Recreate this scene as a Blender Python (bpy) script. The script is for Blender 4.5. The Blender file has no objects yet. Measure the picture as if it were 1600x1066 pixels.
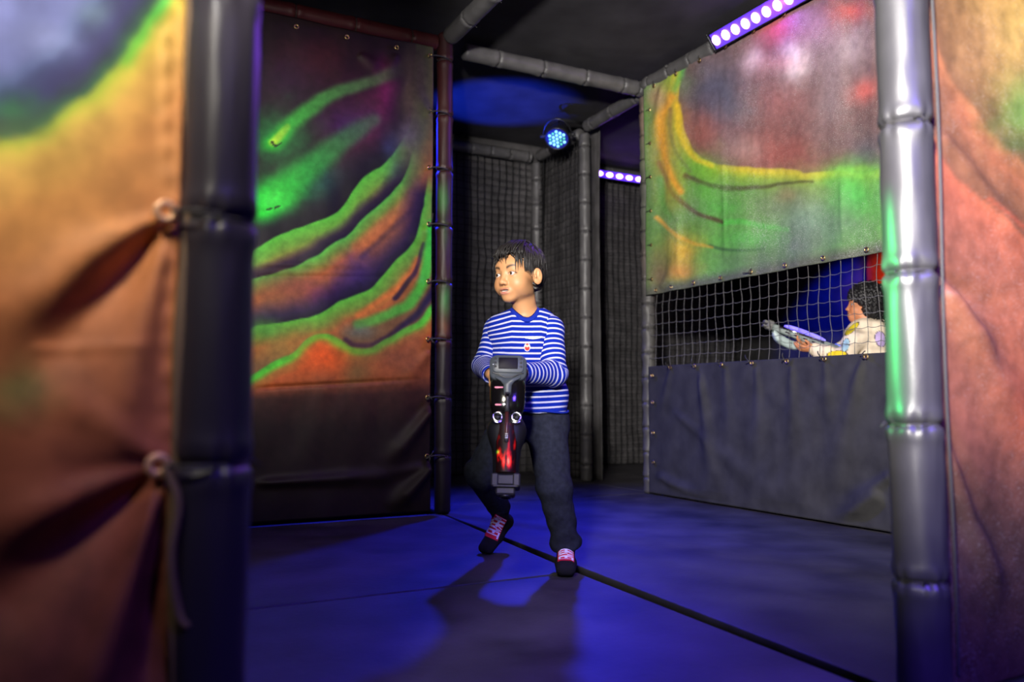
import bpy, math, random
import numpy as np
from mathutils import Vector, Matrix

random.seed(7)
rng = np.random.default_rng(7)
SC = bpy.context.scene
COL = SC.collection

# ------------------------------------------------------------------ camera
FPX = 1284.0                       # focal length in pixels of the 1600 px wide frame
CAM = np.array([0.0, 0.0, 0.58])
YAW, PITCH = math.radians(27.4), math.radians(4.1)
FWD = np.array([math.sin(YAW) * math.cos(PITCH), math.cos(YAW) * math.cos(PITCH), math.sin(PITCH)])
RIGHT = np.array([math.cos(YAW), -math.sin(YAW), 0.0])
UP = np.cross(RIGHT, FWD)
cd = bpy.data.cameras.new('camera')
cd.sensor_width = 36.0
cd.lens = FPX / 1600 * 36
cd.clip_start = 0.05
cd.dof.use_dof = True
cd.dof.focus_distance = 3.1
cd.dof.aperture_fstop = 1.9
cam = bpy.data.objects.new('camera', cd)
COL.objects.link(cam)
cam.location = CAM
cam.rotation_euler = (math.pi / 2 + PITCH, 0, -YAW)
SC.camera = cam

# ------------------------------------------------------------------ world, exposure, the room's lamps
w = bpy.data.worlds.new('dark_hall')
SC.world = w
w.use_nodes = True
bg = w.node_tree.nodes['Background']
bg.inputs[0].default_value = (0.30, 0.24, 0.40, 1)
bg.inputs[1].default_value = 0.012
SC.view_settings.view_transform = 'Standard'
SC.view_settings.look = 'None'
SC.view_settings.exposure = 0.0
SC.view_settings.gamma = 1.0
SC.view_settings.use_curve_mapping = False


def spot(name, loc, target, power, color, angle, blend=0.5, radius=0.05, parent=None):
    d = bpy.data.lights.new(name, 'SPOT')
    d.energy = power
    d.color = color
    d.spot_size = math.radians(angle)
    d.spot_blend = blend
    d.shadow_soft_size = radius
    o = bpy.data.objects.new(name, d)
    COL.objects.link(o)
    v = Vector(target) - Vector(loc)
    o.location = loc
    o.rotation_euler = v.to_track_quat('-Z', 'Y').to_euler()
    if parent is not None:
        o.parent = parent
        o.location = Vector(loc) - parent.location
    return o


# white photo lamp beside the photographer: shines through the opening onto the child and the right wall
spot('flash_lamp', (-0.46, -0.20, 1.35), (1.97, 1.56, 1.72), 1550, (1.0, 0.95, 0.90), 72, 0.80, 0.09)
spot('post_lamp', (-0.55, 0.05, 1.75), (1.44, 1.07, 1.34), 170, (1.0, 0.97, 0.95), 16, 1.0, 0.25)
# warm house lamps above the corridor in front of the painted sheets
spot('corridor_lamp', (-0.70, 0.10, 2.35), (-0.40, 1.07, 1.72), 900, (1.0, 0.92, 0.74), 60, 1.0, 0.30)
spot('corridor_lamp', (1.05, 0.10, 2.30), (1.75, 1.07, 1.10), 6, (1.0, 0.82, 0.72), 44, 1.0, 0.1)
# added unseen lamp standing in for the comet mural's ultraviolet glow
spot('added_mural_wash', (0.10, 1.75, 1.75), (0.95, 3.95, 1.38), 260, (1.0, 0.92, 0.82), 64, 1.0, 0.10)
# blue lamp low in the left end of the back bay, throwing a disc on its ceiling
spot('bay_uplight', (1.75, 5.15, 1.0), (2.52, 5.06, 2.68), 560, (0.012, 0.05, 1.0), 32, 0.6, 0.02)
# blue stage lamp in the far bay behind the window and a red one beside it
spot('far_bay_lamp', (4.75, 3.9, 2.4), (5.7, 5.00, 1.35), 800, (0.004, 0.020, 1.0), 23, 0.6, 0.05)
spot('far_bay_lamp', (4.90, 3.3, 1.7), (5.66, 4.30, 1.55), 190, (1.0, 0.34, 0.05), 24, 0.6, 0.05)
# a second blue stage lamp high in the left end of the back bay
spot('bay_blue_lamp', (1.30, 5.0, 2.45), (2.0, 3.3, 0.0), 430, (0.012, 0.022, 1.0), 78, 0.8, 0.08)
# green effect lamp behind the left sheet, aimed at the front post on the right
spot('green_effect_lamp', (0.35, 2.05, 1.00), (1.42, 1.10, 0.76), 300, (0.05, 1.0, 0.22), 20, 0.6, 0.02)
# added unseen violet fill from behind the photographer, lifting the near floor
spot('added_violet_fill', (0.9, -0.7, 2.5), (1.20, 1.50, 0.0), 620, (0.13, 0.06, 1.0), 50, 1.0, 0.3)


# ------------------------------------------------------------------ pixel <-> place helpers
def ray(px, py):
    return FWD + (px - 800.0) / FPX * RIGHT + (533.0 - py) / FPX * UP


def on_plane(px, py, axis, val):
    d = ray(px, py)
    return CAM + d * ((val - CAM[axis]) / d[axis])


def proj(P):
    q = np.asarray(P, float) - CAM
    z = np.maximum(q @ FWD, 1e-3)
    return 800 + FPX * (q @ RIGHT) / z, 533 - FPX * (q @ UP) / z


FH = np.array([math.sin(YAW), math.cos(YAW), 0.0])


def L(px, py, d):
    """A point d metres in front of the camera, in the figure frame: x to the right, y away, z up."""
    p = CAM + d * ray(px, py)
    return np.array([p @ RIGHT, p @ FH, p[2]])


def to_world(Q):
    Q = np.asarray(Q, float)
    return Q[..., 0:1] * RIGHT + Q[..., 1:2] * FH + Q[..., 2:3] * np.array([0, 0, 1.0])


# ------------------------------------------------------------------ materials
def lin(c):
    c = np.asarray(c, float) / 255.0
    return np.where(c <= 0.04045, c / 12.92, ((c + 0.055) / 1.055) ** 2.4)


def mat(name, base=(0.5, 0.5, 0.5), rough=0.5, metal=0.0, emit=None, estr=1.0, attr=None, bump=0.0, bscale=200.0,
        spec=0.5, noise=0.0, nscale=8.0, coat=0.0, speck=0.0, trans=0.0, sheen=0.0):
    m = bpy.data.materials.new(name)
    m.use_nodes = True
    nt = m.node_tree
    b = nt.nodes['Principled BSDF']
    b.inputs['Base Color'].default_value = (*base, 1)
    b.inputs['Roughness'].default_value = rough
    b.inputs['Metallic'].default_value = metal
    b.inputs['Specular IOR Level'].default_value = spec
    b.inputs['Coat Weight'].default_value = coat
    b.inputs['Transmission Weight'].default_value = trans
    b.inputs['Sheen Weight'].default_value = sheen
    tc = nt.nodes.new('ShaderNodeTexCoord')
    src = None
    if attr:
        a = nt.nodes.new('ShaderNodeVertexColor')
        a.layer_name = attr
        src = a.outputs['Color']
    if noise > 0:
        n = nt.nodes.new('ShaderNodeTexNoise')
        n.inputs['Scale'].default_value = nscale
        n.inputs['Detail'].default_value = 6
        nt.links.new(tc.outputs['Object'], n.inputs['Vector'])
        mr = nt.nodes.new('ShaderNodeMapRange')
        mr.inputs['From Min'].default_value = 0.3
        mr.inputs['From Max'].default_value = 0.7
        mr.inputs['To Min'].default_value = 1 - noise
        mr.inputs['To Max'].default_value = 1 + noise
        nt.links.new(n.outputs['Fac'], mr.inputs['Value'])
        mx = nt.nodes.new('ShaderNodeMix')
        mx.data_type = 'RGBA'
        mx.blend_type = 'MULTIPLY'
        mx.inputs['Factor'].default_value = 1
        if src is None:
            mx.inputs[6].default_value = (*base, 1)
        else:
            nt.links.new(src, mx.inputs[6])
        nt.links.new(mr.outputs['Result'], mx.inputs[7])
        src = mx.outputs[2]
    if speck > 0:
        v = nt.nodes.new('ShaderNodeTexNoise')
        v.inputs['Scale'].default_value = 340
        v.inputs['Detail'].default_value = 2
        nt.links.new(tc.outputs['Object'], v.inputs['Vector'])
        v2 = nt.nodes.new('ShaderNodeTexNoise')
        v2.inputs['Scale'].default_value = 3.2
        nt.links.new(tc.outputs['Object'], v2.inputs['Vector'])
        ad = nt.nodes.new('ShaderNodeMath')
        ad.operation = 'MULTIPLY_ADD'
        ad.inputs[1].default_value = 0.35
        nt.links.new(v2.outputs['Fac'], ad.inputs[0])
        nt.links.new(v.outputs['Fac'], ad.inputs[2])
        r = nt.nodes.new('ShaderNodeMapRange')
        r.inputs['From Min'].default_value = 0.77
        r.inputs['From Max'].default_value = 1.0
        r.inputs['To Max'].default_value = speck
        nt.links.new(ad.outputs[0], r.inputs['Value'])
        mx = nt.nodes.new('ShaderNodeMix')
        mx.data_type = 'RGBA'
        nt.links.new(r.outputs['Result'], mx.inputs[0])
        nt.links.new(src, mx.inputs[6])
        mx.inputs[7].default_value = (0.8, 0.78, 0.76, 1)
        src = mx.outputs[2]
    if src is not None:
        nt.links.new(src, b.inputs['Base Color'])
    if emit is not None:
        b.inputs['Emission Color'].default_value = (*emit, 1)
        b.inputs['Emission Strength'].default_value = estr
    if bump > 0:
        n = nt.nodes.new('ShaderNodeTexNoise')
        n.inputs['Scale'].default_value = bscale
        n.inputs['Detail'].default_value = 3
        nt.links.new(tc.outputs['Object'], n.inputs['Vector'])
        bp = nt.nodes.new('ShaderNodeBump')
        bp.inputs['Strength'].default_value = bump
        bp.inputs['Distance'].default_value = 0.002
        nt.links.new(n.outputs['Fac'], bp.inputs['Height'])
        nt.links.new(bp.outputs['Normal'], b.inputs['Normal'])
    return m


def stripe_mat(name, blue, white, frac):
    m = mat(name, rough=0.9, spec=0.1)
    nt = m.node_tree
    b = nt.nodes['Principled BSDF']
    a = nt.nodes.new('ShaderNodeVertexColor')
    a.layer_name = 'Col'
    s = nt.nodes.new('ShaderNodeSeparateColor')
    nt.links.new(a.outputs['Color'], s.inputs[0])
    fr = nt.nodes.new('ShaderNodeMath')
    fr.operation = 'FRACT'
    nt.links.new(s.outputs[0], fr.inputs[0])
    pp = nt.nodes.new('ShaderNodeMath')
    pp.operation = 'PINGPONG'
    pp.inputs[1].default_value = 0.5
    nt.links.new(fr.outputs[0], pp.inputs[0])
    r = nt.nodes.new('ShaderNodeMapRange')
    r.inputs['From Min'].default_value = frac / 2 - 0.03
    r.inputs['From Max'].default_value = frac / 2 + 0.03
    r.inputs['To Min'].default_value = 1
    r.inputs['To Max'].default_value = 0
    nt.links.new(pp.outputs[0], r.inputs['Value'])
    mu = nt.nodes.new('ShaderNodeMath')
    mu.operation = 'MULTIPLY'
    nt.links.new(r.outputs['Result'], mu.inputs[0])
    nt.links.new(s.outputs[1], mu.inputs[1])
    mx = nt.nodes.new('ShaderNodeMix')
    mx.data_type = 'RGBA'
    nt.links.new(mu.outputs[0], mx.inputs[0])
    mx.inputs[6].default_value = (*blue, 1)
    mx.inputs[7].default_value = (*white, 1)
    nt.links.new(mx.outputs[2], b.inputs['Base Color'])
    return m


M = {}
M['vinyl'] = mat('black_vinyl', (0.088, 0.085, 0.086), 0.42, spec=0.45, bump=0.25, bscale=260, noise=0.2, nscale=14)
M['vinyl_gloss'] = mat('glossy_black_vinyl', (0.040, 0.039, 0.042), 0.42, spec=0.6, bump=0.12, bscale=240, noise=0.15, nscale=10)
M['fabric'] = mat('black_fabric', (0.030, 0.029, 0.030), 0.75, spec=0.25, bump=0.4, bscale=420, noise=0.3, nscale=9)
M['vinyl_shaded'] = mat('shaded_black_vinyl', (0.026, 0.022, 0.030), 0.40, spec=0.5, bump=0.12, bscale=240)  # black vinyl with the left post's shade and violet cast put into the colour
M['fabric_grey'] = mat('lightened_black_fabric', (0.075, 0.071, 0.073), 0.8, spec=0.2, bump=0.4, bscale=420, noise=0.3, nscale=9)  # black back-wall fabric, colour lightened to make up for weak flash light there
M['ceil'] = mat('black_ceiling_fabric', (0.040, 0.038, 0.043), 0.85, spec=0.2, bump=0.3, bscale=300, noise=0.25, nscale=5)
M['mat'] = mat('mat_vinyl', (0.042, 0.040, 0.044), 0.55, spec=0.4, bump=0.45, bscale=60, noise=0.6, nscale=4)
M['paint'] = mat('painted_vinyl', attr='Col', rough=0.62, spec=0.3, bump=0.2, bscale=330, noise=0.22, nscale=26)
M['paint_star'] = mat('painted_vinyl_spray_stars', attr='Col', rough=0.62, spec=0.3, bump=0.2, bscale=330, noise=0.16, nscale=30, speck=0.8)
M['paint_worn'] = mat('painted_vinyl_few_specks', attr='Col', rough=0.62, spec=0.3, bump=0.2, bscale=330, noise=0.25, nscale=30, speck=0.22)
M['vcol'] = mat('painted_cover', attr='Col', rough=0.5, spec=0.4, bump=0.2, bscale=260, noise=0.15, nscale=20)
M['net'] = mat('net_cord', (0.125, 0.12, 0.115), 0.8, spec=0.2)
M['net_black'] = mat('black_net_cord', (0.012, 0.012, 0.013), 0.8, spec=0.2)
M['brass'] = mat('brass', (0.75, 0.52, 0.22), 0.3, metal=1.0)
M['copper'] = mat('painted_brass', (0.72, 0.42, 0.24), 0.4, metal=0.4)
M['tie'] = mat('tie_cord', (0.030, 0.028, 0.028), 0.6)
M['strap'] = mat('strap_webbing', (0.16, 0.10, 0.055), 0.8, bump=0.4, bscale=500)
M['plastic'] = mat('black_plastic', (0.012, 0.012, 0.014), 0.35, spec=0.5)
M['gloss'] = mat('black_gloss_plastic', (0.004, 0.0036, 0.0036), 0.14, spec=0.5, coat=0.2)
M['graypl'] = mat('grey_plastic', (0.046, 0.056, 0.062), 0.45, bump=0.1, bscale=300)
M['darkgray'] = mat('dark_grey_plastic', (0.017, 0.017, 0.019), 0.6, bump=0.2, bscale=300)
M['dull'] = mat('dull_black_plastic', (0.006, 0.006, 0.007), 0.5, spec=0.2)
M['chrome'] = mat('chrome', (0.75, 0.75, 0.78), 0.16, metal=1.0)
M['screen'] = mat('screen_glass', (0.006, 0.005, 0.009), 0.5, spec=0.1)
M['uv'] = mat('uv_lens', (0.4, 0.3, 0.9), 0.3, emit=(0.62, 0.32, 1.0), estr=9.0)
M['uvglow'] = mat('uv_reflector', (0.10, 0.05, 0.5), 0.35, emit=(0.075, 0.018, 0.85), estr=1.2)
M['cyan'] = mat('lamp_lens', (0.3, 0.6, 0.9), 0.2, emit=(0.22, 0.75, 1.0), estr=1.3)
M['green'] = mat('lamp_lens_green', (0.2, 0.6, 0.4), 0.2, emit=(0.03, 0.62, 0.42), estr=0.8)
M['parface'] = mat('lamp_face', (0.02, 0.02, 0.10), 0.3, emit=(0.0, 0.012, 0.55), estr=0.5)
M['pink'] = mat('pink_indicator', (0.7, 0.3, 0.4), 0.3, emit=(1.0, 0.32, 0.45), estr=0.7)
M['blueglow'] = mat('blue_indicator', (0.2, 0.2, 0.8), 0.3, emit=(0.18, 0.12, 1.0), estr=1.3)
M['greydet'] = mat('toy_grey_green', (0.22, 0.26, 0.25), 0.45)
M['hair'] = mat('black_hair', (0.011, 0.009, 0.009), 0.5, spec=0.35)
M['curly'] = mat('curly_black_hair', (0.010, 0.009, 0.010), 0.5, spec=0.5)
M['skin'] = mat('skin', attr='Col', rough=0.5, spec=0.35)
M['eye'] = mat('eye', attr='Col', rough=0.08, spec=0.6, coat=0.5)
M['knit'] = stripe_mat('striped_knit', (0.0026, 0.015, 0.24), (0.42, 0.43, 0.58), 0.33)
M['bluerib'] = mat('blue_rib', (0.0026, 0.016, 0.25), 0.85, spec=0.2, bump=0.3, bscale=600)
M['jersey'] = mat('charcoal_jersey', (0.0165, 0.019, 0.029), 0.95, spec=0.1, bump=0.35, bscale=500, noise=0.3, nscale=60)
M['sock'] = mat('black_sock', (0.012, 0.012, 0.014), 0.9, spec=0.15, bump=0.3, bscale=700)
M['print'] = mat('cloth_print', attr='Col', rough=0.8, spec=0.2)
M['jacket'] = mat('patchwork_jacket', attr='Col', rough=0.8, spec=0.2)
# red lit chamber of the toy: a flame-shaped light seen through dark plastic
M['flame'] = mat('red_lit_chamber', (0.010, 0.002, 0.002), 0.5, spec=0.15)
_nt = M['flame'].node_tree
_b = _nt.nodes['Principled BSDF']
_a = _nt.nodes.new('ShaderNodeVertexColor')
_a.layer_name = 'Col'
_nt.links.new(_a.outputs['Color'], _b.inputs['Emission Color'])
_b.inputs['Emission Strength'].default_value = 2.2


# ------------------------------------------------------------------ object helpers
def wloc(o):
    v = Vector((0, 0, 0))
    while o is not None:
        v += o.location
        o = o.parent
    return np.array(v)


def meshdata(name, V, F, smooth=True, col=None):
    me = bpy.data.meshes.new(name)
    V = np.asarray(V, np.float32)
    me.from_pydata(V.tolist() if len(V) < 1000 else V, [], F if isinstance(F, list) else F.tolist())
    if smooth:
        me.polygons.foreach_set('use_smooth', np.ones(len(me.polygons), bool))
    if col is not None:
        c = np.ones((len(V), 4), np.float32)
        c[:, :3] = col
        at = me.color_attributes.new('Col', 'FLOAT_COLOR', 'POINT')
        at.data.foreach_set('color', c.ravel())
    me.update()
    return me


def obj(name, V, F, m, parent=None, smooth=True, col=None, loc=None, label=None):
    """One mesh object; V are world coordinates."""
    V = np.asarray(V, float)
    base = wloc(parent) if parent is not None else np.zeros(3)
    off = np.zeros(3) if loc is None else np.asarray(loc, float) - base
    me = meshdata(name, V - base - off, F, smooth, col)
    me.materials.append(m)
    o = bpy.data.objects.new(name, me)
    COL.objects.link(o)
    o.location = off
    o.parent = parent
    if label:
        o['label'] = label
    return o


def put(me, name, parent, loc, rot=None, scale=1.0, label=None):
    """An object that shares mesh data, placed at a world position."""
    o = bpy.data.objects.new(name, me)
    COL.objects.link(o)
    base = wloc(parent) if parent is not None else np.zeros(3)
    o.parent = parent
    o.location = np.asarray(loc, float) - base
    if rot is not None:
        o.rotation_euler = rot
    o.scale = (scale,) * 3
    if label:
        o['label'] = label
    return o


def tag(o, label, cat, group=None):
    o['label'] = label
    o['category'] = cat
    if group:
        o['group'] = group
    return o


def thing(name, label, cat, loc, group=None):
    o = bpy.data.objects.new(name, None)
    COL.objects.link(o)
    o.location = loc
    o.empty_display_size = 0.1
    return tag(o, label, cat, group)


def struct(o):
    o['kind'] = 'structure'
    return o


def solid(o, t, off=-1):
    md = o.modifiers.new('thickness', 'SOLIDIFY')
    md.thickness = t
    md.offset = off
    return o


class MB:
    def __init__(self):
        self.V, self.F, self.n = [], [], 0

    def add(self, V, F):
        V = np.asarray(V, float)
        self.V.append(V)
        self.F += [tuple(int(i) + self.n for i in f) for f in F]
        self.n += len(V)
        return self

    def obj(self, name, m, parent=None, **k):
        return obj(name, np.concatenate(self.V), self.F, m, parent, **k)

    def data(self, name, m, smooth=True):
        me = meshdata(name, np.concatenate(self.V), self.F, smooth)
        me.materials.append(m)
        return me


def norm(v):
    v = np.asarray(v, float)
    return v / max(np.linalg.norm(v), 1e-9)


def tube(pts, rad, n=8, caps=True, squash=None):
    P = np.asarray(pts, float)
    k = len(P)
    r = np.broadcast_to(np.asarray(rad, float), (k,))
    T = np.gradient(P, axis=0)
    T /= np.maximum(np.linalg.norm(T, axis=1, keepdims=True), 1e-9)
    a = np.array([0, 0, 1.0]) if abs(T[0][2]) < 0.9 else np.array([1.0, 0, 0])
    N = norm(np.cross(T[0], a))
    V = []
    th = np.linspace(0, 2 * np.pi, n, endpoint=False)
    for i in range(k):
        N = norm(N - T[i] * (N @ T[i]))
        B = np.cross(T[i], N)
        V.append(P[i] + r[i] * (np.cos(th)[:, None] * N + np.sin(th)[:, None] * B * (squash or 1)))
    V = np.concatenate(V)
    F = [(i * n + j, i * n + (j + 1) % n, (i + 1) * n + (j + 1) % n, (i + 1) * n + j) for i in range(k - 1) for j in range(n)]
    if caps:
        F.append(tuple(range(n - 1, -1, -1)))
        F.append(tuple(range((k - 1) * n, k * n)))
    return V, F


def box(c, sx, sy, sz, ax=None, bev=0.0):
    """Box, chamfered when bev > 0; ax rows are its axes."""
    A = np.eye(3) if ax is None else np.asarray(ax, float)
    h = np.array([sx, sy, sz]) / 2
    if bev <= 0:
        s = np.array([[x, y, z] for x in (-1, 1) for y in (-1, 1) for z in (-1, 1)], float) * h
        F = [(0, 1, 3, 2), (4, 6, 7, 5), (0, 4, 5, 1), (2, 3, 7, 6), (0, 2, 6, 4), (1, 5, 7, 3)]
        return s @ A + np.asarray(c), F
    b = min(bev, h.min() * 0.95)
    V, idx = [], {}
    for x in (-1, 1):
        for y in (-1, 1):
            for z in (-1, 1):
                for a in range(3):
                    p = np.array([x, y, z], float) * (h - b)
                    p[a] = (x, y, z)[a] * h[a]
                    idx[(x, y, z, a)] = len(V)
                    V.append(p)
    F = []
    for a in range(3):
        b1, b2 = (a + 1) % 3, (a + 2) % 3
        for s in (-1, 1):
            q = []
            for u, v in ((-1, -1), (1, -1), (1, 1), (-1, 1)):
                k = [0, 0, 0]
                k[a], k[b1], k[b2] = s, u, v
                q.append(idx[(*k, a)])
            F.append(tuple(q if s > 0 else q[::-1]))
    for a in range(3):
        b1, b2 = (a + 1) % 3, (a + 2) % 3
        for u in (-1, 1):
            for v in (-1, 1):
                k0, k1 = [0] * 3, [0] * 3
                k0[a], k1[a] = -1, 1
                k0[b1] = k1[b1] = u
                k0[b2] = k1[b2] = v
                q = [idx[(*k0, b1)], idx[(*k1, b1)], idx[(*k1, b2)], idx[(*k0, b2)]]
                F.append(tuple(q if u * v > 0 else q[::-1]))
    for x in (-1, 1):
        for y in (-1, 1):
            for z in (-1, 1):
                q = [idx[(x, y, z, a)] for a in range(3)]
                F.append(tuple(q if x * y * z > 0 else q[::-1]))
    return np.array(V) @ A + np.asarray(c), F


def ball(c, r, nu=16, nv=10, ax=None):
    r = np.broadcast_to(np.asarray(r, float), (3,))
    A = np.eye(3) if ax is None else np.asarray(ax, float)
    V = [[0, 0, 1]]
    for i in range(1, nv):
        t = math.pi * i / nv
        for j in range(nu):
            p = 2 * math.pi * j / nu
            V.append([math.sin(t) * math.cos(p), math.sin(t) * math.sin(p), math.cos(t)])
    V.append([0, 0, -1])
    V = np.array(V) * r @ A + np.asarray(c)
    F = [(0, 1 + j, 1 + (j + 1) % nu) for j in range(nu)]
    for i in range(nv - 2):
        for j in range(nu):
            a, b = 1 + i * nu + j, 1 + i * nu + (j + 1) % nu
            F.append((a, a + nu, b + nu, b))
    e = len(V) - 1
    s = 1 + (nv - 2) * nu
    F += [(e, s + (j + 1) % nu, s + j) for j in range(nu)]
    return V, F


def torus(c, R, r, ax=None, n=20, k=8):
    A = np.eye(3) if ax is None else np.asarray(ax, float)
    V, F = [], []
    for i in range(n):
        t = 2 * math.pi * i / n
        for j in range(k):
            p = 2 * math.pi * j / k
            V.append([(R + r * math.cos(p)) * math.cos(t), (R + r * math.cos(p)) * math.sin(t), r * math.sin(p)])
            F.append((i * k + j, ((i + 1) % n) * k + j, ((i + 1) % n) * k + (j + 1) % k, i * k + (j + 1) % k))
    return np.array(V) @ A + np.asarray(c), F


def frame_from(z, x=None):
    z = norm(z)
    if x is None:
        x = np.array([0, 0, 1.0]) if abs(z[2]) < 0.9 else np.array([1.0, 0, 0])
    y = norm(np.cross(z, x))
    return np.array([np.cross(y, z), y, z])


def vnoise(x, y, seed=0):
    x = np.asarray(x, float)
    y = np.asarray(y, float)
    t = np.random.default_rng(seed).random((64, 64))
    xi, yi = np.floor(x).astype(int), np.floor(y).astype(int)
    fx, fy = x - xi, y - yi
    fx, fy = fx * fx * (3 - 2 * fx), fy * fy * (3 - 2 * fy)
    g = lambda a, b: t[a % 64, b % 64]
    return ((g(xi, yi) * (1 - fx) + g(xi + 1, yi) * fx) * (1 - fy) + (g(xi, yi + 1) * (1 - fx) + g(xi + 1, yi + 1) * fx) * fy) * 2 - 1


def fbm(x, y, seed=0, o=4):
    s, a = 0, 1.0
    for i in range(o):
        s = s + a * vnoise(x * 2 ** i, y * 2 ** i, seed + i)
        a *= 0.5
    return s


def smooth_poly(pts, k=6):
    P = np.asarray(pts, float)
    Q = np.vstack([2 * P[0] - P[1], P, 2 * P[-1] - P[-2]])
    out = []
    for i in range(1, len(Q) - 2):
        for t in np.linspace(0, 1, k, endpoint=False):
            a, b, c, d = Q[i - 1], Q[i], Q[i + 1], Q[i + 2]
            out.append(0.5 * (2 * b + (c - a) * t + (2 * a - 5 * b + 4 * c - d) * t * t + (3 * b - a - 3 * c + d) * t ** 3))
    out.append(P[-1])
    return np.array(out)


def poly_dist(X, Y, pts):
    """distance to a polyline, its signed side (+ on the right hand when y points down) and the run 0..1"""
    P = np.asarray(pts, float)
    seg = np.linalg.norm(np.diff(P, axis=0), axis=1)
    cum = np.concatenate([[0], np.cumsum(seg)])
    best = np.full(X.shape, 1e9)
    side = np.ones(X.shape)
    run = np.zeros(X.shape)
    for i in range(len(P) - 1):
        d = P[i + 1] - P[i]
        l2 = max(d @ d, 1e-9)
        t = np.clip(((X - P[i][0]) * d[0] + (Y - P[i][1]) * d[1]) / l2, 0, 1)
        dx, dy = X - P[i][0] - t * d[0], Y - P[i][1] - t * d[1]
        dd = np.hypot(dx, dy)
        m = dd < best
        best = np.where(m, dd, best)
        side = np.where(m, np.sign(d[0] * (Y - P[i][1]) - d[1] * (X - P[i][0])), side)
        run = np.where(m, (cum[i] + t * seg[i]) / cum[-1], run)
    return best, side, run


class Canvas:
    """Airbrush paint worked out per vertex of a sheet."""
    def __init__(self, X, Y, base, wob=3.0, seed=3):
        self.X = X + wob * fbm(X / 40, Y / 40, seed, 3)
        self.Y = Y + wob * fbm(X / 40, Y / 40, seed + 9, 3)
        self.C = np.tile(np.asarray(base, float), (len(X), 1))
        self.seed = seed

    def mix(self, w, col):
        w = np.clip(w, 0, 1)[:, None]
        self.C = self.C * (1 - w) + np.asarray(col, float) * w

    def blob(self, x, y, rx, ry, col, a=1.0):
        q = ((self.X - x) / rx) ** 2 + ((self.Y - y) / ry) ** 2
        n = 1 + 0.35 * fbm(self.X / 25, self.Y / 25, self.seed + int(x) % 50, 3)
        self.mix(a * np.exp(-q * n), col)

    def stroke(self, pts, w0, w1, c0, c1=None, a0=1.0, a1=1.0, soft=0.6):
        d, s, t = poly_dist(self.X, self.Y, smooth_poly(pts))
        w = w0 + (w1 - w0) * t
        k = np.clip((w - d) / np.maximum(w * soft, 1e-6), 0, 1)
        k = k * k * (3 - 2 * k) * (a0 + (a1 - a0) * t)
        c0 = np.asarray(c0, float)
        c1 = c0 if c1 is None else np.asarray(c1, float)
        col = c0 + (c1 - c0) * t[:, None]
        k = np.clip(k, 0, 1)[:, None]
        self.C = self.C * (1 - k) + col * k

    def ridge(self, pts, prof, fade=None):
        """prof: (signed distance, colour, alpha); positive on the right hand of the run"""
        d, s, t = poly_dist(self.X, self.Y, smooth_poly(pts))
        sd = d * s
        D = [p[0] for p in prof]
        col = np.stack([np.interp(sd, D, [p[1][k] for p in prof]) for k in range(3)], 1)
        a = np.interp(sd, D, [p[2] for p in prof])
        if fade:
            a = a * np.clip(t / max(fade[0], 1e-6), 0, 1) * np.clip((1 - t) / max(fade[1], 1e-6), 0, 1)
        a = np.clip(a, 0, 1)[:, None]
        self.C = self.C * (1 - a) + col * a

    def linear(self, gain=1.0):
        return lin(np.clip(self.C, 2, 255)) * gain


def creases(X, Y, items):
    """tension folds: (x0, y0, x1, y1, width at start, width at end, height)"""
    h = np.zeros(X.shape)
    for x0, y0, x1, y1, w0, w1, a in items:
        d, s, t = poly_dist(X, Y, [(x0, y0), (x1, y1)])
        w = w0 + (w1 - w0) * t
        h += a * np.exp(-(d / w) ** 2) * np.clip(t / 0.10, 0, 1) * np.clip((1 - t) / 0.35, 0, 1)
    return h


def grid_faces(nu, nv):
    a = (np.arange(nv - 1)[:, None] * nu + np.arange(nu - 1)[None, :]).ravel()
    return np.stack([a, a + 1, a + nu + 1, a + nu], 1)


def sheet_grid(o, u, v, nu, nv):
    s, t = np.meshgrid(np.linspace(0, 1, nu), np.linspace(0, 1, nv))
    P = np.asarray(o, float) + s.ravel()[:, None] * np.asarray(u, float) + t.ravel()[:, None] * np.asarray(v, float)
    return P, s.ravel(), t.ravel(), grid_faces(nu, nv)


# ------------------------------------------------------------------ smooth bodies: blended solids turned into one continuous mesh
def smin(a, b, k):
    h = np.clip(0.5 + 0.5 * (b - a) / k, 0, 1)
    return b + (a - b) * h - k * h * (1 - h)


def cap(a, b, ra, rb):
    a, b = np.asarray(a, float), np.asarray(b, float)
    d = b - a
    l2 = max(d @ d, 1e-12)

    def f(P):
        q = P - a
        t = np.clip((q @ d) / l2, 0, 1)
        return np.linalg.norm(q - t[..., None] * d, axis=-1) - (ra + (rb - ra) * t)
    return f, (a + b) / 2, np.linalg.norm(d) / 2 + max(ra, rb)


def ell(c, r, A=None):
    c, r = np.asarray(c, float), np.asarray(r, float)
    A = np.eye(3) if A is None else np.asarray(A, float)

    def f(P):
        q = (P - c) @ A.T
        k0 = np.linalg.norm(q / r, axis=-1)
        k1 = np.linalg.norm(q / (r * r), axis=-1)
        return k0 * (k0 - 1) / np.maximum(k1, 1e-6)
    return f, c, r.max()


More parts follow.
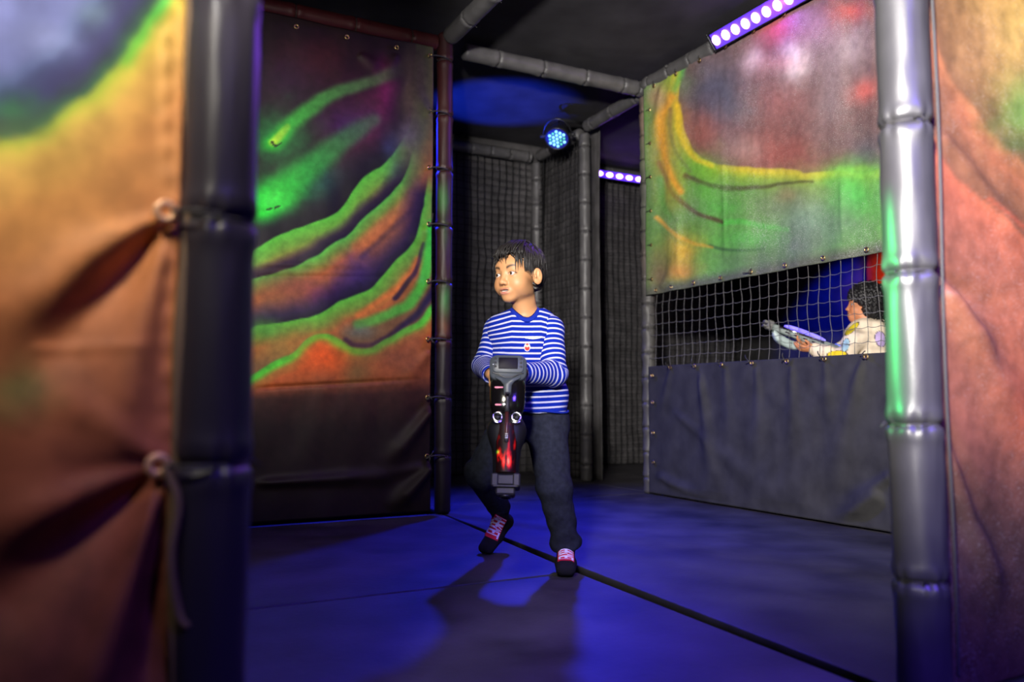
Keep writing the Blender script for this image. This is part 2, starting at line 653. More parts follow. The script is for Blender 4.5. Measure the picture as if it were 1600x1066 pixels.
def column(rows):
    """elliptical column: rows of (z, cx, cy, half width, half depth), z descending or ascending"""
    R = np.array(sorted(rows), float)

    def f(P):
        z = P[..., 2]
        cx, cy, hw, hd = (np.interp(z, R[:, 0], R[:, i]) for i in range(1, 5))
        x, y = P[..., 0] - cx, P[..., 1] - cy
        k0 = np.sqrt((x / hw) ** 2 + (y / hd) ** 2)
        k1 = np.sqrt((x / hw ** 2) ** 2 + (y / hd ** 2) ** 2)
        e = k0 * (k0 - 1) / np.maximum(k1, 1e-6)
        e = np.where(k0 < 1e-3, -np.minimum(hw, hd), e)
        return np.maximum(e, np.maximum(R[0, 0] - z, z - R[-1, 0]))
    c = np.array([R[:, 1].mean(), R[:, 2].mean(), R[:, 0].mean()])
    return f, c, np.hypot((R[-1, 0] - R[0, 0]) / 2, R[:, 3].max() + np.ptp(R[:, 1]))


class Body:
    def __init__(self):
        self.ops = []

    def u(self, prim, k=0.01):
        self.ops.append(('u', k, *prim))
        return self

    def s(self, prim, k=0.004):
        self.ops.append(('s', k, *prim))
        return self

    def d(self, f):
        self.ops.append(('d', 0, f, None, None))
        return self

    def i(self, f, k=0.004):
        self.ops.append(('i', k, f, None, None))
        return self

    def at(self, P, c=None, rad=None):
        F = np.full(P.shape[:-1], 9.0)
        for op, k, f, bc, br in self.ops:
            if bc is not None and c is not None and np.linalg.norm(bc - c) > br + rad + 0.06:
                continue
            if op == 'd':
                F = F + f(P)
                continue
            g = f(P)
            if op == 'u':
                F = smin(F, g, k)
            elif op == 's':
                F = -smin(-F, g, k)
            else:
                F = -smin(-F, -g, k)
        return F

    def mesh(self, lo, hi, h, B=16):
        lo = np.asarray(lo, float)
        n = np.ceil((np.asarray(hi, float) - lo) / h / B).astype(int)
        G = np.full(tuple(n * B + 1), 9.0, np.float32)
        idx = np.stack(np.meshgrid(*[np.arange(k) for k in n], indexing='ij'), -1).reshape(-1, 3)
        cen = lo + (idx + 0.5) * B * h
        fc = self.at(cen)
        rad = B * h * 0.87
        off = np.stack(np.meshgrid(*[np.arange(B + 1)] * 3, indexing='ij'), -1) * h
        for q, c, f0 in zip(idx, cen, fc):
            a = q * B
            sl = tuple(slice(a[i], a[i] + B + 1) for i in range(3))
            if abs(f0) > rad * 1.25 + 0.02:
                if f0 < 0:
                    G[sl] = np.minimum(G[sl], -1.0) if (G[sl] > 8).all() else np.where(G[sl] > 8, -1.0, G[sl])
                continue
            G[sl] = self.at(lo + a * h + off, c, rad)
        return nets(G, lo, h)


def nets(F, lo, h):
    s = F < 0
    c = np.zeros(tuple(k - 1 for k in F.shape), np.int8)
    C8 = [(i, j, k) for i in (0, 1) for j in (0, 1) for k in (0, 1)]
    for i, j, k in C8:
        c += s[i:F.shape[0] - 1 + i, j:F.shape[1] - 1 + j, k:F.shape[2] - 1 + k]
    act = np.argwhere((c > 0) & (c < 8))
    ids = np.full(c.shape, -1, np.int32)
    ids[tuple(act.T)] = np.arange(len(act))
    pos = np.zeros((len(act), 3))
    cnt = np.zeros(len(act))
    for a in C8:
        for ax in range(3):
            if a[ax]:
                continue
            b = list(a)
            b[ax] = 1
            fa = F[tuple((act + a).T)].astype(float)
            fb = F[tuple((act + b).T)].astype(float)
            m = (fa < 0) != (fb < 0)
            t = np.where(m, fa / np.where(m, fa - fb, 1), 0)
            p = np.tile(np.array(a, float), (len(act), 1))
            p[:, ax] += t
            pos[m] += p[m]
            cnt[m] += 1
    V = lo + (act + pos / np.maximum(cnt, 1)[:, None]) * h
    Q = []
    for ax in range(3):
        b1, b2 = (ax + 1) % 3, (ax + 2) % 3
        sa = np.take(s, range(0, F.shape[ax] - 1), ax)
        sb = np.take(s, range(1, F.shape[ax]), ax)
        for inside, outside, flip in ((sa, sb, False), (sb, sa, True)):
            e = np.argwhere(inside & ~outside)
            e = e[(e[:, b1] > 0) & (e[:, b2] > 0) & (e[:, b1] < F.shape[b1] - 1) & (e[:, b2] < F.shape[b2] - 1)]
            q = []
            for o1, o2 in ((-1, -1), (0, -1), (0, 0), (-1, 0)):
                d = e.copy()
                d[:, b1] += o1
                d[:, b2] += o2
                q.append(ids[tuple(d.T)])
            q = np.stack(q, 1)
            Q.append(q[:, ::-1] if flip else q)
    Q = np.concatenate(Q)
    Q = Q[(Q >= 0).all(1)]
    return V, Q


def relax(V, Q, it=2, lam=0.5):
    """a little Laplacian smoothing"""
    for _ in range(it):
        acc = np.zeros_like(V)
        n = np.zeros(len(V))
        for a, b in ((0, 1), (1, 2), (2, 3), (3, 0)):
            np.add.at(acc, Q[:, a], V[Q[:, b]])
            np.add.at(acc, Q[:, b], V[Q[:, a]])
            np.add.at(n, Q[:, a], 1)
            np.add.at(n, Q[:, b], 1)
        V = V + lam * (acc / np.maximum(n, 1)[:, None] - V)
    return V


def wrink(dx, dy, dz, f, ph=0.0):
    k = np.array([dx, dy, dz], float) * f
    return lambda P: np.sin(P @ k + ph)


# ================================================================== the setting
ZC = 2.68                                   # fabric ceiling
YF, XR, YM, YB = 1.07, 3.12, 3.95, 5.84     # front sheets, right wall, comet mural, back fabric


def flat(name, p0, u, v, m, t=0.02, kind=True, nu=2, nv=2):
    P, s, q, F = sheet_grid(p0, u, v, nu, nv)
    o = obj(name, P, F, m, smooth=False)
    solid(o, t, 0)
    return struct(o) if kind else o


flat('floor', (-2.0, -1.5, -0.05), (8.4, 0, 0), (0, 8.4, 0), mat('dark_subfloor', (0.004, 0.004, 0.005), 0.95, spec=0.05), 0.02)
P, s, q, F = sheet_grid((-2.0, -1.5, ZC), (8.4, 0, 0), (0, 8.4, 0), 150, 150)
P[:, 2] += 0.008 * fbm(P[:, 0] * 1.1, P[:, 1] * 0.6, 5, 3)
struct(solid(obj('ceiling', P, F[:, ::-1], M['ceil']), 0.01, 1))


def fabric_wall(name, p0, u, v, n, seed, lab=None):
    P, s, q, F = sheet_grid(p0, u, v, 90, 60)
    P += np.asarray(n, float) * (0.012 * fbm(s * 7, q * 3, seed, 3))[:, None]
    o = obj(name, P, F, M['fabric_grey' if seed < 4 else 'fabric'])
    solid(o, 0.006, 0)
    return struct(o)


fabric_wall('wall_back', (-1.0, YB, 0), (4.32, 0, 0), (0, 0, ZC), (0, -1, 0), 1)
fabric_wall('wall_side', (3.33, 5.02, 0), (0, 0.82, 0), (0, 0, ZC), (-1, 0, 0), 2)
fabric_wall('wall_far', (3.33, 6.2, 0), (2.5, 0, 0), (0, 0, ZC), (0, -1, 0), 3)
fabric_wall('wall_right', (5.7, 0.8, 0), (0, 5.4, 0), (0, 0, ZC), (-1, 0, 0), 4)
fabric_wall('wall_left', (-1.9, 1.1, 0), (0, 4.8, 0), (0, 0, ZC), (1, 0, 0), 6)


# ------------------------------------------------------------------ padded frame posts and beams
def padded(name, label, cat, p0, p1, R, seams, m, group=None, seed=0, pinch=0.16, paint=None, ties=True, n=40, wraps=False, dens=90):
    """Foam-padded steel tube under a vinyl cover pinched in by cable ties."""
    p0, p1 = np.asarray(p0, float), np.asarray(p1, float)
    ln = np.linalg.norm(p1 - p0)
    A = frame_from(p1 - p0)
    base = p0 if p0[2] <= p1[2] else p1
    t = thing(name, label, cat, base, group)
    z = list(np.linspace(0, ln, int(ln * dens)))
    for sm in seams:
        z += list(sm + np.linspace(-0.035, 0.035, 15))
    z = np.array(sorted(k for k in z if 0 <= k <= ln))
    th = np.linspace(0, 2 * np.pi, n, endpoint=False)
    Z, T = np.meshgrid(z, th, indexing='ij')
    r = np.full(Z.shape, R)
    r += R * 0.025 * fbm(Z * 9, 3 * np.cos(T) + 7, seed, 2)
    rg = np.random.default_rng(seed)
    for sm in seams:
        d = np.abs(Z - sm)
        ph = rg.random() * 6
        r -= R * pinch * np.exp(-(d / 0.006) ** 2)
        r += R * 0.05 * np.exp(-((d - 0.022) / 0.014) ** 2)
        r += R * 0.055 * np.exp(-(d / 0.024) ** 2) * np.sin(T * 9 + ph + 1.5 * np.sin(T * 4 + ph))
        r += R * 0.03 * np.exp(-(d / 0.05) ** 2) * np.sin(T * 5 - ph)
    if wraps:
        r += R * 0.07 * np.sin(T + Z * 42) * np.abs(np.sin(Z * 21))
    e = np.minimum(Z, ln - Z)
    r *= np.where(e < 0.012, 0.75 + 0.25 * np.sqrt(np.clip(e / 0.012, 0, 1)), 1)
    V = p0 + Z[..., None] * A[2] + r[..., None] * (np.cos(T)[..., None] * A[0] + np.sin(T)[..., None] * A[1])
    V = V.reshape(-1, 3)
    k = len(z)
    a = (np.arange(k - 1)[:, None] * n + np.arange(n)[None, :]).ravel()
    b = (np.arange(k - 1)[:, None] * n + (np.arange(n)[None, :] + 1) % n).ravel()
    F = [tuple(map(int, f)) for f in np.stack([a, b, b + n, a + n], 1)]
    F += [tuple(range(n - 1, -1, -1)), tuple(range((k - 1) * n, k * n))]
    col = paint(V) if paint else None
    obj('vinyl_cover', V, F, m, t, col=col)
    if ties and seams:
        mb = MB().add(*torus((0, 0, 0), R * (1 - pinch) + 0.0012, 0.0024, n=24, k=6))
        mb.add(*box((R * 0.93, 0, 0.001), 0.007, 0.006, 0.005, bev=0.001))
        V1, F1 = tube([(R * 0.95, 0, 0), (R * 1.12, 0.006, 0.004), (R * 1.3, 0.010, -0.006)], 0.0013, 5)
        mb.add(V1, F1)
        me = mb.data('cable_tie', M['tie'])
        for i, sm in enumerate(seams):
            if not 0 < sm < ln:
                continue
            rot = Matrix([list(A[0]), list(A[1]), list(A[2])]).transposed() @ Matrix.Rotation(rg.random() * 6.28, 3, 'Z')
            put(me, 'cable_tie', t, p0 + A[2] * sm, rot.to_euler())
    return t


S3 = [0.235 + 0.2975 * i for i in range(9)]
padded('padded_post', 'big black padded front post with a white shine, beside the reddish brown sheet', 'post',
       (1.443, YF, 0), (1.443, YF, ZC - 0.01), 0.049, S3, M['vinyl_gloss'], seed=11, pinch=0.14, n=64)
padded('padded_post', 'blurred dark padded post beside the orange folded sheet', 'post',
       (0.141, YF, 0), (0.141, YF, ZC - 0.01), 0.045, [k - 0.03 for k in S3], M['vinyl_shaded'], seed=12, pinch=0.14, n=64)


def post_paint(V):
    X, Y = proj(V)
    c = Canvas(X, Y, (46, 20, 22), 2)
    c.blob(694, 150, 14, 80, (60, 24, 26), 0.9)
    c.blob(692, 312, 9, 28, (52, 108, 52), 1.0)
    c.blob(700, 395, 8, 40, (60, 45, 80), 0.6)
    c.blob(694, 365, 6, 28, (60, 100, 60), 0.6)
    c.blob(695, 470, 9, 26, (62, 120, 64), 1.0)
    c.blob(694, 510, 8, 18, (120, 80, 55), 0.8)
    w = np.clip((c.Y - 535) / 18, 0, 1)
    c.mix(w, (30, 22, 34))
    return c.linear()


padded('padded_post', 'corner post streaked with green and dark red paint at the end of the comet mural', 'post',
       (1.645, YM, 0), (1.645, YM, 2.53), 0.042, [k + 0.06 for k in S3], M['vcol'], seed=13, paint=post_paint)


def corner_paint(V):
    X, Y = proj(V)
    c = Canvas(X, Y, (78, 76, 74), 2)
    c.blob(1004, 190, 14, 60, (128, 108, 92), 0.9)
    c.blob(1003, 250, 12, 30, (104, 110, 86), 0.8)
    c.blob(1010, 330, 12, 40, (104, 112, 92), 0.6)
    c.blob(1012, 400, 14, 36, (112, 98, 90), 0.6)
    return c.linear(0.9)


padded('padded_post', 'wrapped grey post between the netted doorway and the green and yellow mural', 'post',
       (3.15, 4.20, 0), (3.15, 4.20, 2.53), 0.042, [0.1 + 0.155 * i for i in range(16)], M['vcol'], seed=14, wraps=True, paint=corner_paint)
padded('padded_post', 'grey padded post in front of the nets under the round blue lamp', 'post',
       (3.19, 5.00, 0), (3.19, 5.00, 2.53), 0.041, [0.12 + 0.21 * i for i in range(12)], M['vinyl'], seed=15)
padded('padded_post', 'grey padded post at the far corner where two nets meet', 'post',
       (3.19, 5.72, 0), (3.19, 5.72, 2.50), 0.041, [0.15 + 0.2 * i for i in range(12)], M['vinyl'], seed=16)

B3 = [0.10 + 0.30 * i for i in range(12)]
padded('padded_beam', 'grey padded beam with a rounded free end, crossing above the boy', 'beam',
       (1.86, 4.20, 2.575), (3.15, 4.20, 2.575), 0.047, [0.22, 0.52, 0.82, 1.10, 1.22], M['vinyl'], seed=21)
padded('padded_beam', 'grey padded beam under the long violet light bar along the top of the right wall', 'beam',
       (3.12, 1.15, 2.585), (3.12, 4.16, 2.585), 0.046, [0.15 + 0.2 * i for i in range(15)], M['vinyl'], seed=22)
padded('padded_beam', 'short slanting grey beam from the wrapped corner post to the post by the round blue lamp', 'beam',
       (3.17, 4.25, 2.575), (3.19, 4.97, 2.575), 0.043, [0.07, 0.36, 0.62], M['vinyl'], seed=23)
padded('padded_beam', 'padded beam along the top of the far net, left of the round blue lamp', 'beam',
       (0.3, 5.74, 2.545), (3.15, 5.74, 2.545), 0.044, [0.1 + 0.17 * i for i in range(17)], M['vinyl'], seed=24)
padded('padded_beam', 'padded beam along the top of the narrow side net behind the round blue lamp', 'beam',
       (3.19, 5.05, 2.545), (3.19, 5.68, 2.545), 0.042, [0.2, 0.42], M['vinyl'], seed=26)
padded('padded_beam', 'padded beam coming toward the viewer overhead, blue along its edge', 'beam',
       (1.655, 1.15, 2.50), (1.655, 3.90, 2.50), 0.046, B3, M['vinyl'], seed=25)


def rail_paint(V):
    return np.tile(lin((66, 22, 28)), (len(V), 1))


padded('padded_beam', 'dark red padded beam along the top of the comet mural', 'beam',
       (-1.0, YM, 2.47), (1.60, YM, 2.47), 0.042, [0.05 + 0.3 * i for i in range(9)], M['vcol'], seed=27, paint=rail_paint)
padded('padded_beam', 'padded beam behind the violet light bar in the netted doorway', 'beam',
       (3.40, 6.02, 2.66 - 0.045), (5.6, 6.02, 2.66 - 0.045), 0.042, B3, M['vinyl'], seed=28)

# ------------------------------------------------------------------ grommets, tie cords
_g = MB().add(*torus((0, 0, 0), 0.0095, 0.0038, n=20, k=8))
G_SMALL = _g.data('grommet', M['brass'])
_g = MB().add(*torus((0, 0, 0), 0.0105, 0.0050, n=28, k=10))
G_BIG = _g.data('grommet', M['copper'])
FACE_Y = (math.pi / 2, 0, 0)          # ring axis along Y
FACE_X = (0, math.pi / 2, 0)          # ring axis along X


def cord(parent, pts, r=0.0026, name='tie_cord', m=None):
    V, F = tube(smooth_poly(pts, 5), r, 6)
    return obj(name, V, F, m or M['tie'], parent)


def knot(parent, p, n, seed):
    rg = np.random.default_rng(seed)
    mb = MB()
    a = np.asarray(p, float) + np.asarray(n, float) * 0.006
    mb.add(*ball(a, (0.006, 0.006, 0.007), 10, 6))
    for k in range(3):
        e = rg.normal(size=3) * 0.016
        e[2] = -abs(e[2]) * 0.7 if k else abs(e[2]) + 0.01
        V, F = tube(smooth_poly([a, a + e * 0.6 + np.asarray(n) * 0.006, a + e], 4), 0.0028, 5)
        mb.add(V, F)
    return mb.obj('knot', M['tie'], parent)


# ------------------------------------------------------------------ comet mural (back left)
Z0 = 0.02
P, s, q, F = sheet_grid((-0.9, YM - 0.03, Z0), (2.465, 0, 0), (0, 0, 2.41), 330, 330)
X, Y = proj(P)
c = Canvas(X, Y, (27, 11, 22), 2.5, 3)
c.blob(490, 95, 60, 40, (74, 22, 28), 0.7)
c.blob(575, 185, 70, 60, (62, 22, 46), 0.8)
c.blob(628, 140, 36, 42, (150, 34, 108), 0.95)
c.blob(590, 205, 52, 42, (92, 26, 62), 0.8)
c.blob(545, 195, 40, 26, (56, 28, 84), 0.7)
c.blob(450, 125, 50, 40, (44, 18, 50), 0.7)
c.blob(560, 260, 46, 40, (52, 24, 40), 0.8)
c.blob(505, 290, 40, 34, (26, 70, 66), 0.85)
c.blob(430, 215, 46, 42, (30, 120, 52), 0.9)
c.blob(425, 320, 52, 48, (30, 140, 52), 0.95)
c.stroke([(426, 224), (455, 194), (490, 167), (535, 142), (590, 123), (630, 108)], 22, 15, (40, 172, 48), (92, 96, 74), 1.0, 0.75, 0.8)
c.stroke([(414, 322), (455, 285), (500, 247), (540, 216), (582, 190)], 44, 20, (30, 204, 50), (60, 104, 70), 1.0, 0.6, 0.8)
c.stroke([(427, 221), (448, 200)], 11, 9, (164, 216, 52), (110, 190, 54), 1, 1, 0.8)
c.blob(424, 312, 22, 20, (60, 214, 70), 0.9)
c.stroke([(424, 220), (430, 228), (437, 224)], 2.5, 2, (22, 30, 20))
c.stroke([(417, 326), (425, 324)], 2.5, 2, (24, 60, 26))
c.stroke([(430, 323), (436, 320)], 2.5, 2, (24, 60, 26))
# first ridge
A1 = [(-400, 560), (-100, 520), (120, 470), (330, 420), (395, 387), (440, 368), (480, 351), (518, 334), (545, 306), (570, 276), (608, 246), (630, 216), (641, 186), (646, 120), (650, 70)]
c.ridge(A1, [(-44, (14, 8, 26), 0.0), (-14, (10, 5, 22), 0.85), (-1, (8, 4, 18), 1), (2, (78, 176, 52), 1), (20, (100, 150, 52), 1),
             (38, (134, 112, 50), 1), (60, (150, 92, 50), 1), (95, (120, 72, 48), 1), (600, (96, 58, 46), 1)])
c.blob(642, 150, 14, 66, (104, 84, 68), 0.95)
c.blob(638, 214, 18, 26, (104, 100, 128), 0.9)
c.blob(622, 268, 24, 26, (70, 130, 84), 0.8)
c.blob(640, 330, 14, 50, (110, 130, 70), 0.6)
c.blob(585, 500, 46, 12, (82, 140, 70), 0.7)
c.blob(610, 230, 14, 16, (60, 70, 130), 0.5)
c.blob(640, 260, 14, 40, (120, 120, 80), 0.6)
# second ridge under it
B1 = [(-400, 620), (-50, 560), (220, 480), (380, 440), (440, 425), (487, 402), (517, 381), (546, 364), (576, 334), (601, 313), (618, 291), (632, 268), (644, 232)]
c.ridge(B1, [(-24, (34, 20, 60), 0.0), (-9, (26, 14, 46), 0.9), (-1, (18, 10, 34), 1), (2, (80, 170, 62), 1), (14, (108, 134, 54), 1),
             (30, (178, 98, 50), 1), (62, (124, 78, 54), 0.9), (110, (110, 66, 54), 0.0)], (0.3, 0.05))
c.stroke([(560, 385), (600, 350), (632, 318), (650, 290)], 16, 12, (186, 104, 56), (150, 110, 70), 0.8, 0.7, 1.0)
c.stroke([(568, 400), (610, 362), (640, 330)], 8, 8, (84, 54, 56), None, 0.8, 0.6, 1.0)
c.blob(470, 450, 70, 26, (116, 62, 50), 0.8)
c.blob(508, 468, 34, 18, (140, 36, 78), 0.9)
c.blob(565, 430, 34, 32, (58, 36, 104), 0.9)
c.blob(430, 470, 40, 16, (126, 78, 48), 0.7)
c.blob(420, 500, 34, 14, (96, 110, 52), 0.6)
# third ridge
C1 = [(-400, 640), (-50, 590), (180, 545), (340, 520), (398, 510), (452, 501), (489, 494), (526, 470), (563, 457), (590, 440), (617, 408), (640, 386), (653, 352), (662, 310), (668, 270)]
c.ridge(C1, [(-38, (40, 24, 84), 0.0), (-12, (24, 14, 60), 0.85), (-1, (14, 8, 36), 1), (2, (82, 170, 52), 1), (18, (106, 136, 52), 1),
             (36, (170, 96, 48), 1), (60, (116, 84, 54), 1), (120, (104, 70, 50), 1), (400, (90, 56, 44), 1)], (0.15, 0.03))
c.stroke([(560, 492), (600, 466), (634, 440), (654, 408)], 10, 12, (196, 104, 48), (206, 112, 52), 0.8, 1, 1.0)
c.stroke([(618, 466), (640, 440), (654, 414), (662, 380)], 7, 6, (40, 26, 52), None, 0.95, 0.7, 0.8)
c.stroke([(560, 508), (606, 492), (640, 474), (660, 444), (669, 400), (674, 350)], 14, 12, (82, 152, 58), (58, 200, 62), 0.9, 1, 0.8)
c.blob(560, 520, 30, 14, (72, 100, 104), 0.6)
c.blob(450, 545, 50, 26, (140, 112, 52), 0.85)
c.blob(412, 516, 30, 14, (76, 146, 56), 0.8)
c.stroke([(684, 440), (675, 459), (654, 490), (629, 512), (604, 530), (580, 541), (556, 541), (540, 532)], 11, 8, (28, 18, 62), (30, 22, 56), 1, 0.8, 0.9)
# lowest ridge
E1 = [(-400, 700), (-50, 640), (120, 655), (240, 640), (340, 615), (398, 589), (431, 568), (460, 554), (481, 534), (497, 526), (514, 526), (530, 534), (547, 545), (563, 549), (584, 547), (609, 532), (633, 518), (654, 507), (675, 482), (690, 470)]
c.ridge(E1, [(-6, (80, 120, 60), 0.0), (-2, (70, 190, 52), 0.9), (4, (84, 200, 54), 1), (12, (160, 110, 48), 1), (24, (178, 86, 42), 1), (60, (136, 72, 42), 1), (200, (120, 62, 42), 1)])
c.blob(505, 555, 34, 24, (224, 88, 32), 0.95)
c.blob(620, 560, 44, 26, (120, 70, 48), 0.8)
c.blob(560, 580, 24, 20, (104, 84, 46), 0.8)
c.blob(650, 540, 20, 24, (150, 90, 60), 0.6)
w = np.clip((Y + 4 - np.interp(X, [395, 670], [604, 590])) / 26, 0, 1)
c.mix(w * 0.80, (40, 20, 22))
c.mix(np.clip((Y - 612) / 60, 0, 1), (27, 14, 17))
c.blob(656, 115, 22, 80, (76, 62, 54), 0.95)
c.mix(0.45 * np.clip((X - 600) / 50, 0, 1) * np.clip((330 - Y) / 120, 0, 1), (50, 40, 42))  # weaker light at the upper right, painted in as a darker tone
D = 0.010 * fbm(s * 9, q * 5, 4, 3)
D += creases(X, Y, [(676, 636, 600, 735, 6, 18, 0.034), (676, 726, 610, 800, 6, 16, 0.038), (676, 726, 560, 752, 5, 16, 0.012),
                    (672, 548, 630, 600, 5, 16, 0.012), (672, 186, 640, 130, 5, 16, 0.010), (672, 452, 630, 430, 5, 14, 0.008),
                    (672, 360, 640, 380, 5, 14, 0.008), (395, 607, 668, 592, 3, 3, -0.012), (395, 432, 640, 433, 4, 4, -0.006),
                    (395, 756, 620, 742, 6, 12, 0.026), (395, 412, 600, 416, 4, 5, 0.005), (560, 84, 600, 110, 4, 14, 0.01), (620, 84, 600, 120, 4, 14, 0.008)])
P[:, 1] -= D
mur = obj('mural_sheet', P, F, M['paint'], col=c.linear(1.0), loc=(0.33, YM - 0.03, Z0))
solid(mur, 0.004)
tag(mur, 'painted sheet with two green comets over orange and green ridges, left of the boy', 'mural')
for i, zz in enumerate([k + 0.06 for k in S3][:8]):
    g = put(G_SMALL, 'grommet', mur, (1.545, YM - 0.038, zz), FACE_Y)
    cord(mur, [(1.535, YM - 0.045, zz - 0.012), (1.56, YM - 0.05, zz), (1.60, YM - 0.05, zz + 0.004), (1.645, YM - 0.047, zz)], 0.004)
    if i in (0, 1, 2, 4, 6):
        knot(mur, (1.553, YM - 0.045, zz), (0, -1, 0), 30 + i)
for i, xx in enumerate((0.85, 1.10, 1.36)):
    put(G_SMALL, 'grommet', mur, (xx, YM - 0.04, 2.385), FACE_Y)

# ------------------------------------------------------------------ spray-star mural over the window (right wall)
P, s, q, F = sheet_grid((XR - 0.02, 4.145, 1.232), (0, -3.03, 0), (0, 0, 1.325), 420, 230)
X, Y = proj(P)
c = Canvas(X, Y, (104, 78, 78), 2.5, 23)
for a in [(1131, 164, 34, 70, (112, 116, 138), .8), (1110, 150, 34, 40, (62, 64, 84), .8), (1092, 207, 34, 34, (150, 80, 72), .8),
          (1220, 240, 90, 40, (146, 76, 70), .9), (1165, 233, 30, 24, (176, 140, 136), .7), (1213, 43, 34, 34, (196, 84, 92), .9),
          (1222, 160, 40, 40, (156, 98, 96), .8), (1295, 215, 44, 40, (112, 84, 84), .8), (1355, 240, 34, 34, (82, 80, 92), .8),
          (1325, 73, 40, 50, (172, 152, 160), .8), (1282, 40, 34, 30, (160, 120, 128), .8), (1351, 142, 20, 18, (200, 96, 90), .9),
          (1330, 16, 30, 18, (190, 84, 76), .9), (1178, 91, 18, 22, (206, 180, 186), .9), (1243, 99, 22, 30, (240, 226, 226), 1.),
          (1222, 100, 30, 14, (200, 140, 140), .6), (1300, 150, 24, 50, (150, 130, 136), .6), (1065, 130, 20, 24, (90, 120, 84), .6)]:
    c.blob(*a)
A2 = [(1072, 60), (1064, 110), (1060, 151), (1066, 185), (1077, 224), (1096, 246), (1122, 259), (1161, 263), (1209, 265), (1247, 267), (1260, 271), (1299, 267), (1338, 271), (1377, 265), (1440, 262)]
c.ridge(A2, [(-3, (190, 160, 60), 0), (0, (196, 168, 54), 1), (5, (206, 188, 46), 1), (16, (132, 164, 54), 1), (36, (86, 140, 60), 1), (80, (88, 134, 66), 1), (500, (82, 124, 66), 1)])
c.blob(1340, 266, 60, 9, (156, 214, 62), .8)
c.blob(1090, 265, 40, 26, (96, 170, 48), .8)
c.blob(1290, 300, 90, 26, (124, 136, 78), .8)
c.blob(1328, 305, 44, 44, (72, 176, 74), .9)
c.blob(1385, 300, 24, 40, (84, 150, 80), .8)
c.blob(1225, 320, 70, 24, (104, 120, 92), .8)
c.blob(1230, 305, 20, 12, (150, 128, 96), .6)
c.blob(1262, 350, 46, 30, (126, 146, 140), .8)
c.blob(1300, 350, 44, 30, (88, 120, 90), .8)
c.blob(1247, 385, 40, 28, (84, 92, 90), .8)
c.blob(1130, 325, 40, 20, (74, 160, 62), .8)
c.blob(1160, 375, 60, 20, (76, 164, 64), .8)
c.blob(1090, 415, 60, 30, (84, 150, 60), .85)
c.blob(1200, 410, 60, 20, (84, 104, 74), .8)
c.stroke([(1128, 347), (1161, 348), (1196, 355), (1232, 362)], 9, 6, (70, 178, 62), None, .9, .3, .9)
c.stroke([(1110, 384), (1131, 391), (1161, 394), (1190, 391)], 5, 4, (48, 84, 46), None, .9, .4, .9)
c.stroke([(1070, 276), (1101, 288), (1131, 294), (1174, 294), (1204, 288), (1239, 284), (1272, 283)], 7, 4, (62, 60, 34), None, 1, .6, .9)
c.stroke([(1030, 255), (1037, 272), (1049, 299), (1066, 318), (1088, 333), (1109, 340), (1130, 346)], 8, 5, (66, 44, 32), None, .9, .8, .9)
c.stroke([(1070, 100), (1058, 130), (1046, 165)], 9, 10, (76, 168, 76), (110, 170, 60), .8, .8, 1)
c.blob(1040, 215, 22, 70, (206, 150, 60), 0.75)
c.blob(1052, 290, 24, 34, (176, 150, 58), 0.6)
c.blob(1100, 300, 40, 14, (84, 168, 56), 0.6)
c.stroke([(1050, 150), (1034, 185), (1036, 230), (1046, 270), (1062, 300)], 14, 9, (226, 158, 44), (214, 150, 44), .95, .9, .9)
c.stroke([(1060, 165), (1061, 195), (1070, 224), (1088, 246), (1112, 259)], 9, 7, (226, 186, 42), (204, 190, 44), 1, .8, .9)
c.stroke([(1048, 170), (1048, 205), (1058, 240), (1078, 268)], 6, 6, (150, 116, 60), (100, 130, 56), .9, .7, .9)
c.stroke([(1028, 280), (1034, 320), (1050, 345)], 10, 8, (86, 150, 64), None, .8, .5, .9)
c.stroke([(1026, 340), (1056, 367), (1084, 381), (1112, 387)], 6, 4, (206, 150, 54), None, .9, .6, .9)
c.blob(1068, 392, 26, 26, (206, 158, 54), .9)
c.blob(1062, 424, 22, 18, (196, 132, 62), .9)
c.blob(1030, 430, 18, 40, (112, 84, 68), .8)
c.blob(1028, 150, 14, 26, (160, 120, 96), .8)
c.mix(np.clip((P[:, 2] * 0 + 1.30 - P[:, 2]) / 0.05, 0, 1) * 0.85, (74, 74, 64))
D = 0.008 * fbm(s * 16, q * 2, 40, 3) + 0.006 * np.sin(s * 70 + 2 * np.sin(s * 11)) * (1 - 0.5 * q)
D += creases(X, Y, [(1030, 452, 1070, 400, 4, 16, 0.012), (1036, 130, 1020, 230, 4, 10, 0.016), (1060, 330, 1062, 440, 4, 4, 0.008), (1130, 250, 1132, 420, 4, 4, 0.006), (1315, 280, 1318, 390, 4, 4, 0.006)])
P[:, 0] -= D
c.mix(np.full(len(X), 0.08), (124, 116, 112))
star = obj('mural_sheet', P, F, M['paint_star'], col=c.linear(1.12), loc=(XR - 0.02, 2.7, 1.232))
solid(star, 0.004)
tag(star, 'painted sheet with a green ridge under a speckled reddish sky, above the netted window', 'mural')
ys = [on_plane(px, py, 0, XR) for px, py in ((1030, 452), (1054, 447), (1089, 443), (1131, 436), (1179, 428), (1232, 414), (1292, 402), (1360, 389))]
for p in ys:
    put(G_SMALL, 'grommet', star, (XR - 0.027, p[1], 1.253), FACE_X)
knot(star, (XR - 0.03, ys[4][1], 1.250), (-1, 0, 0), 50)
for i in range(6):
    zz = 2.40 - 0.215 * i
    put(G_SMALL, 'grommet', star, (XR - 0.03, 4.085, zz), FACE_X, 0.9)
    cord(star, [(XR - 0.034, 4.080, zz), (XR - 0.03, 4.12, zz + 0.003), (XR - 0.008, 4.165, zz)], 0.003)
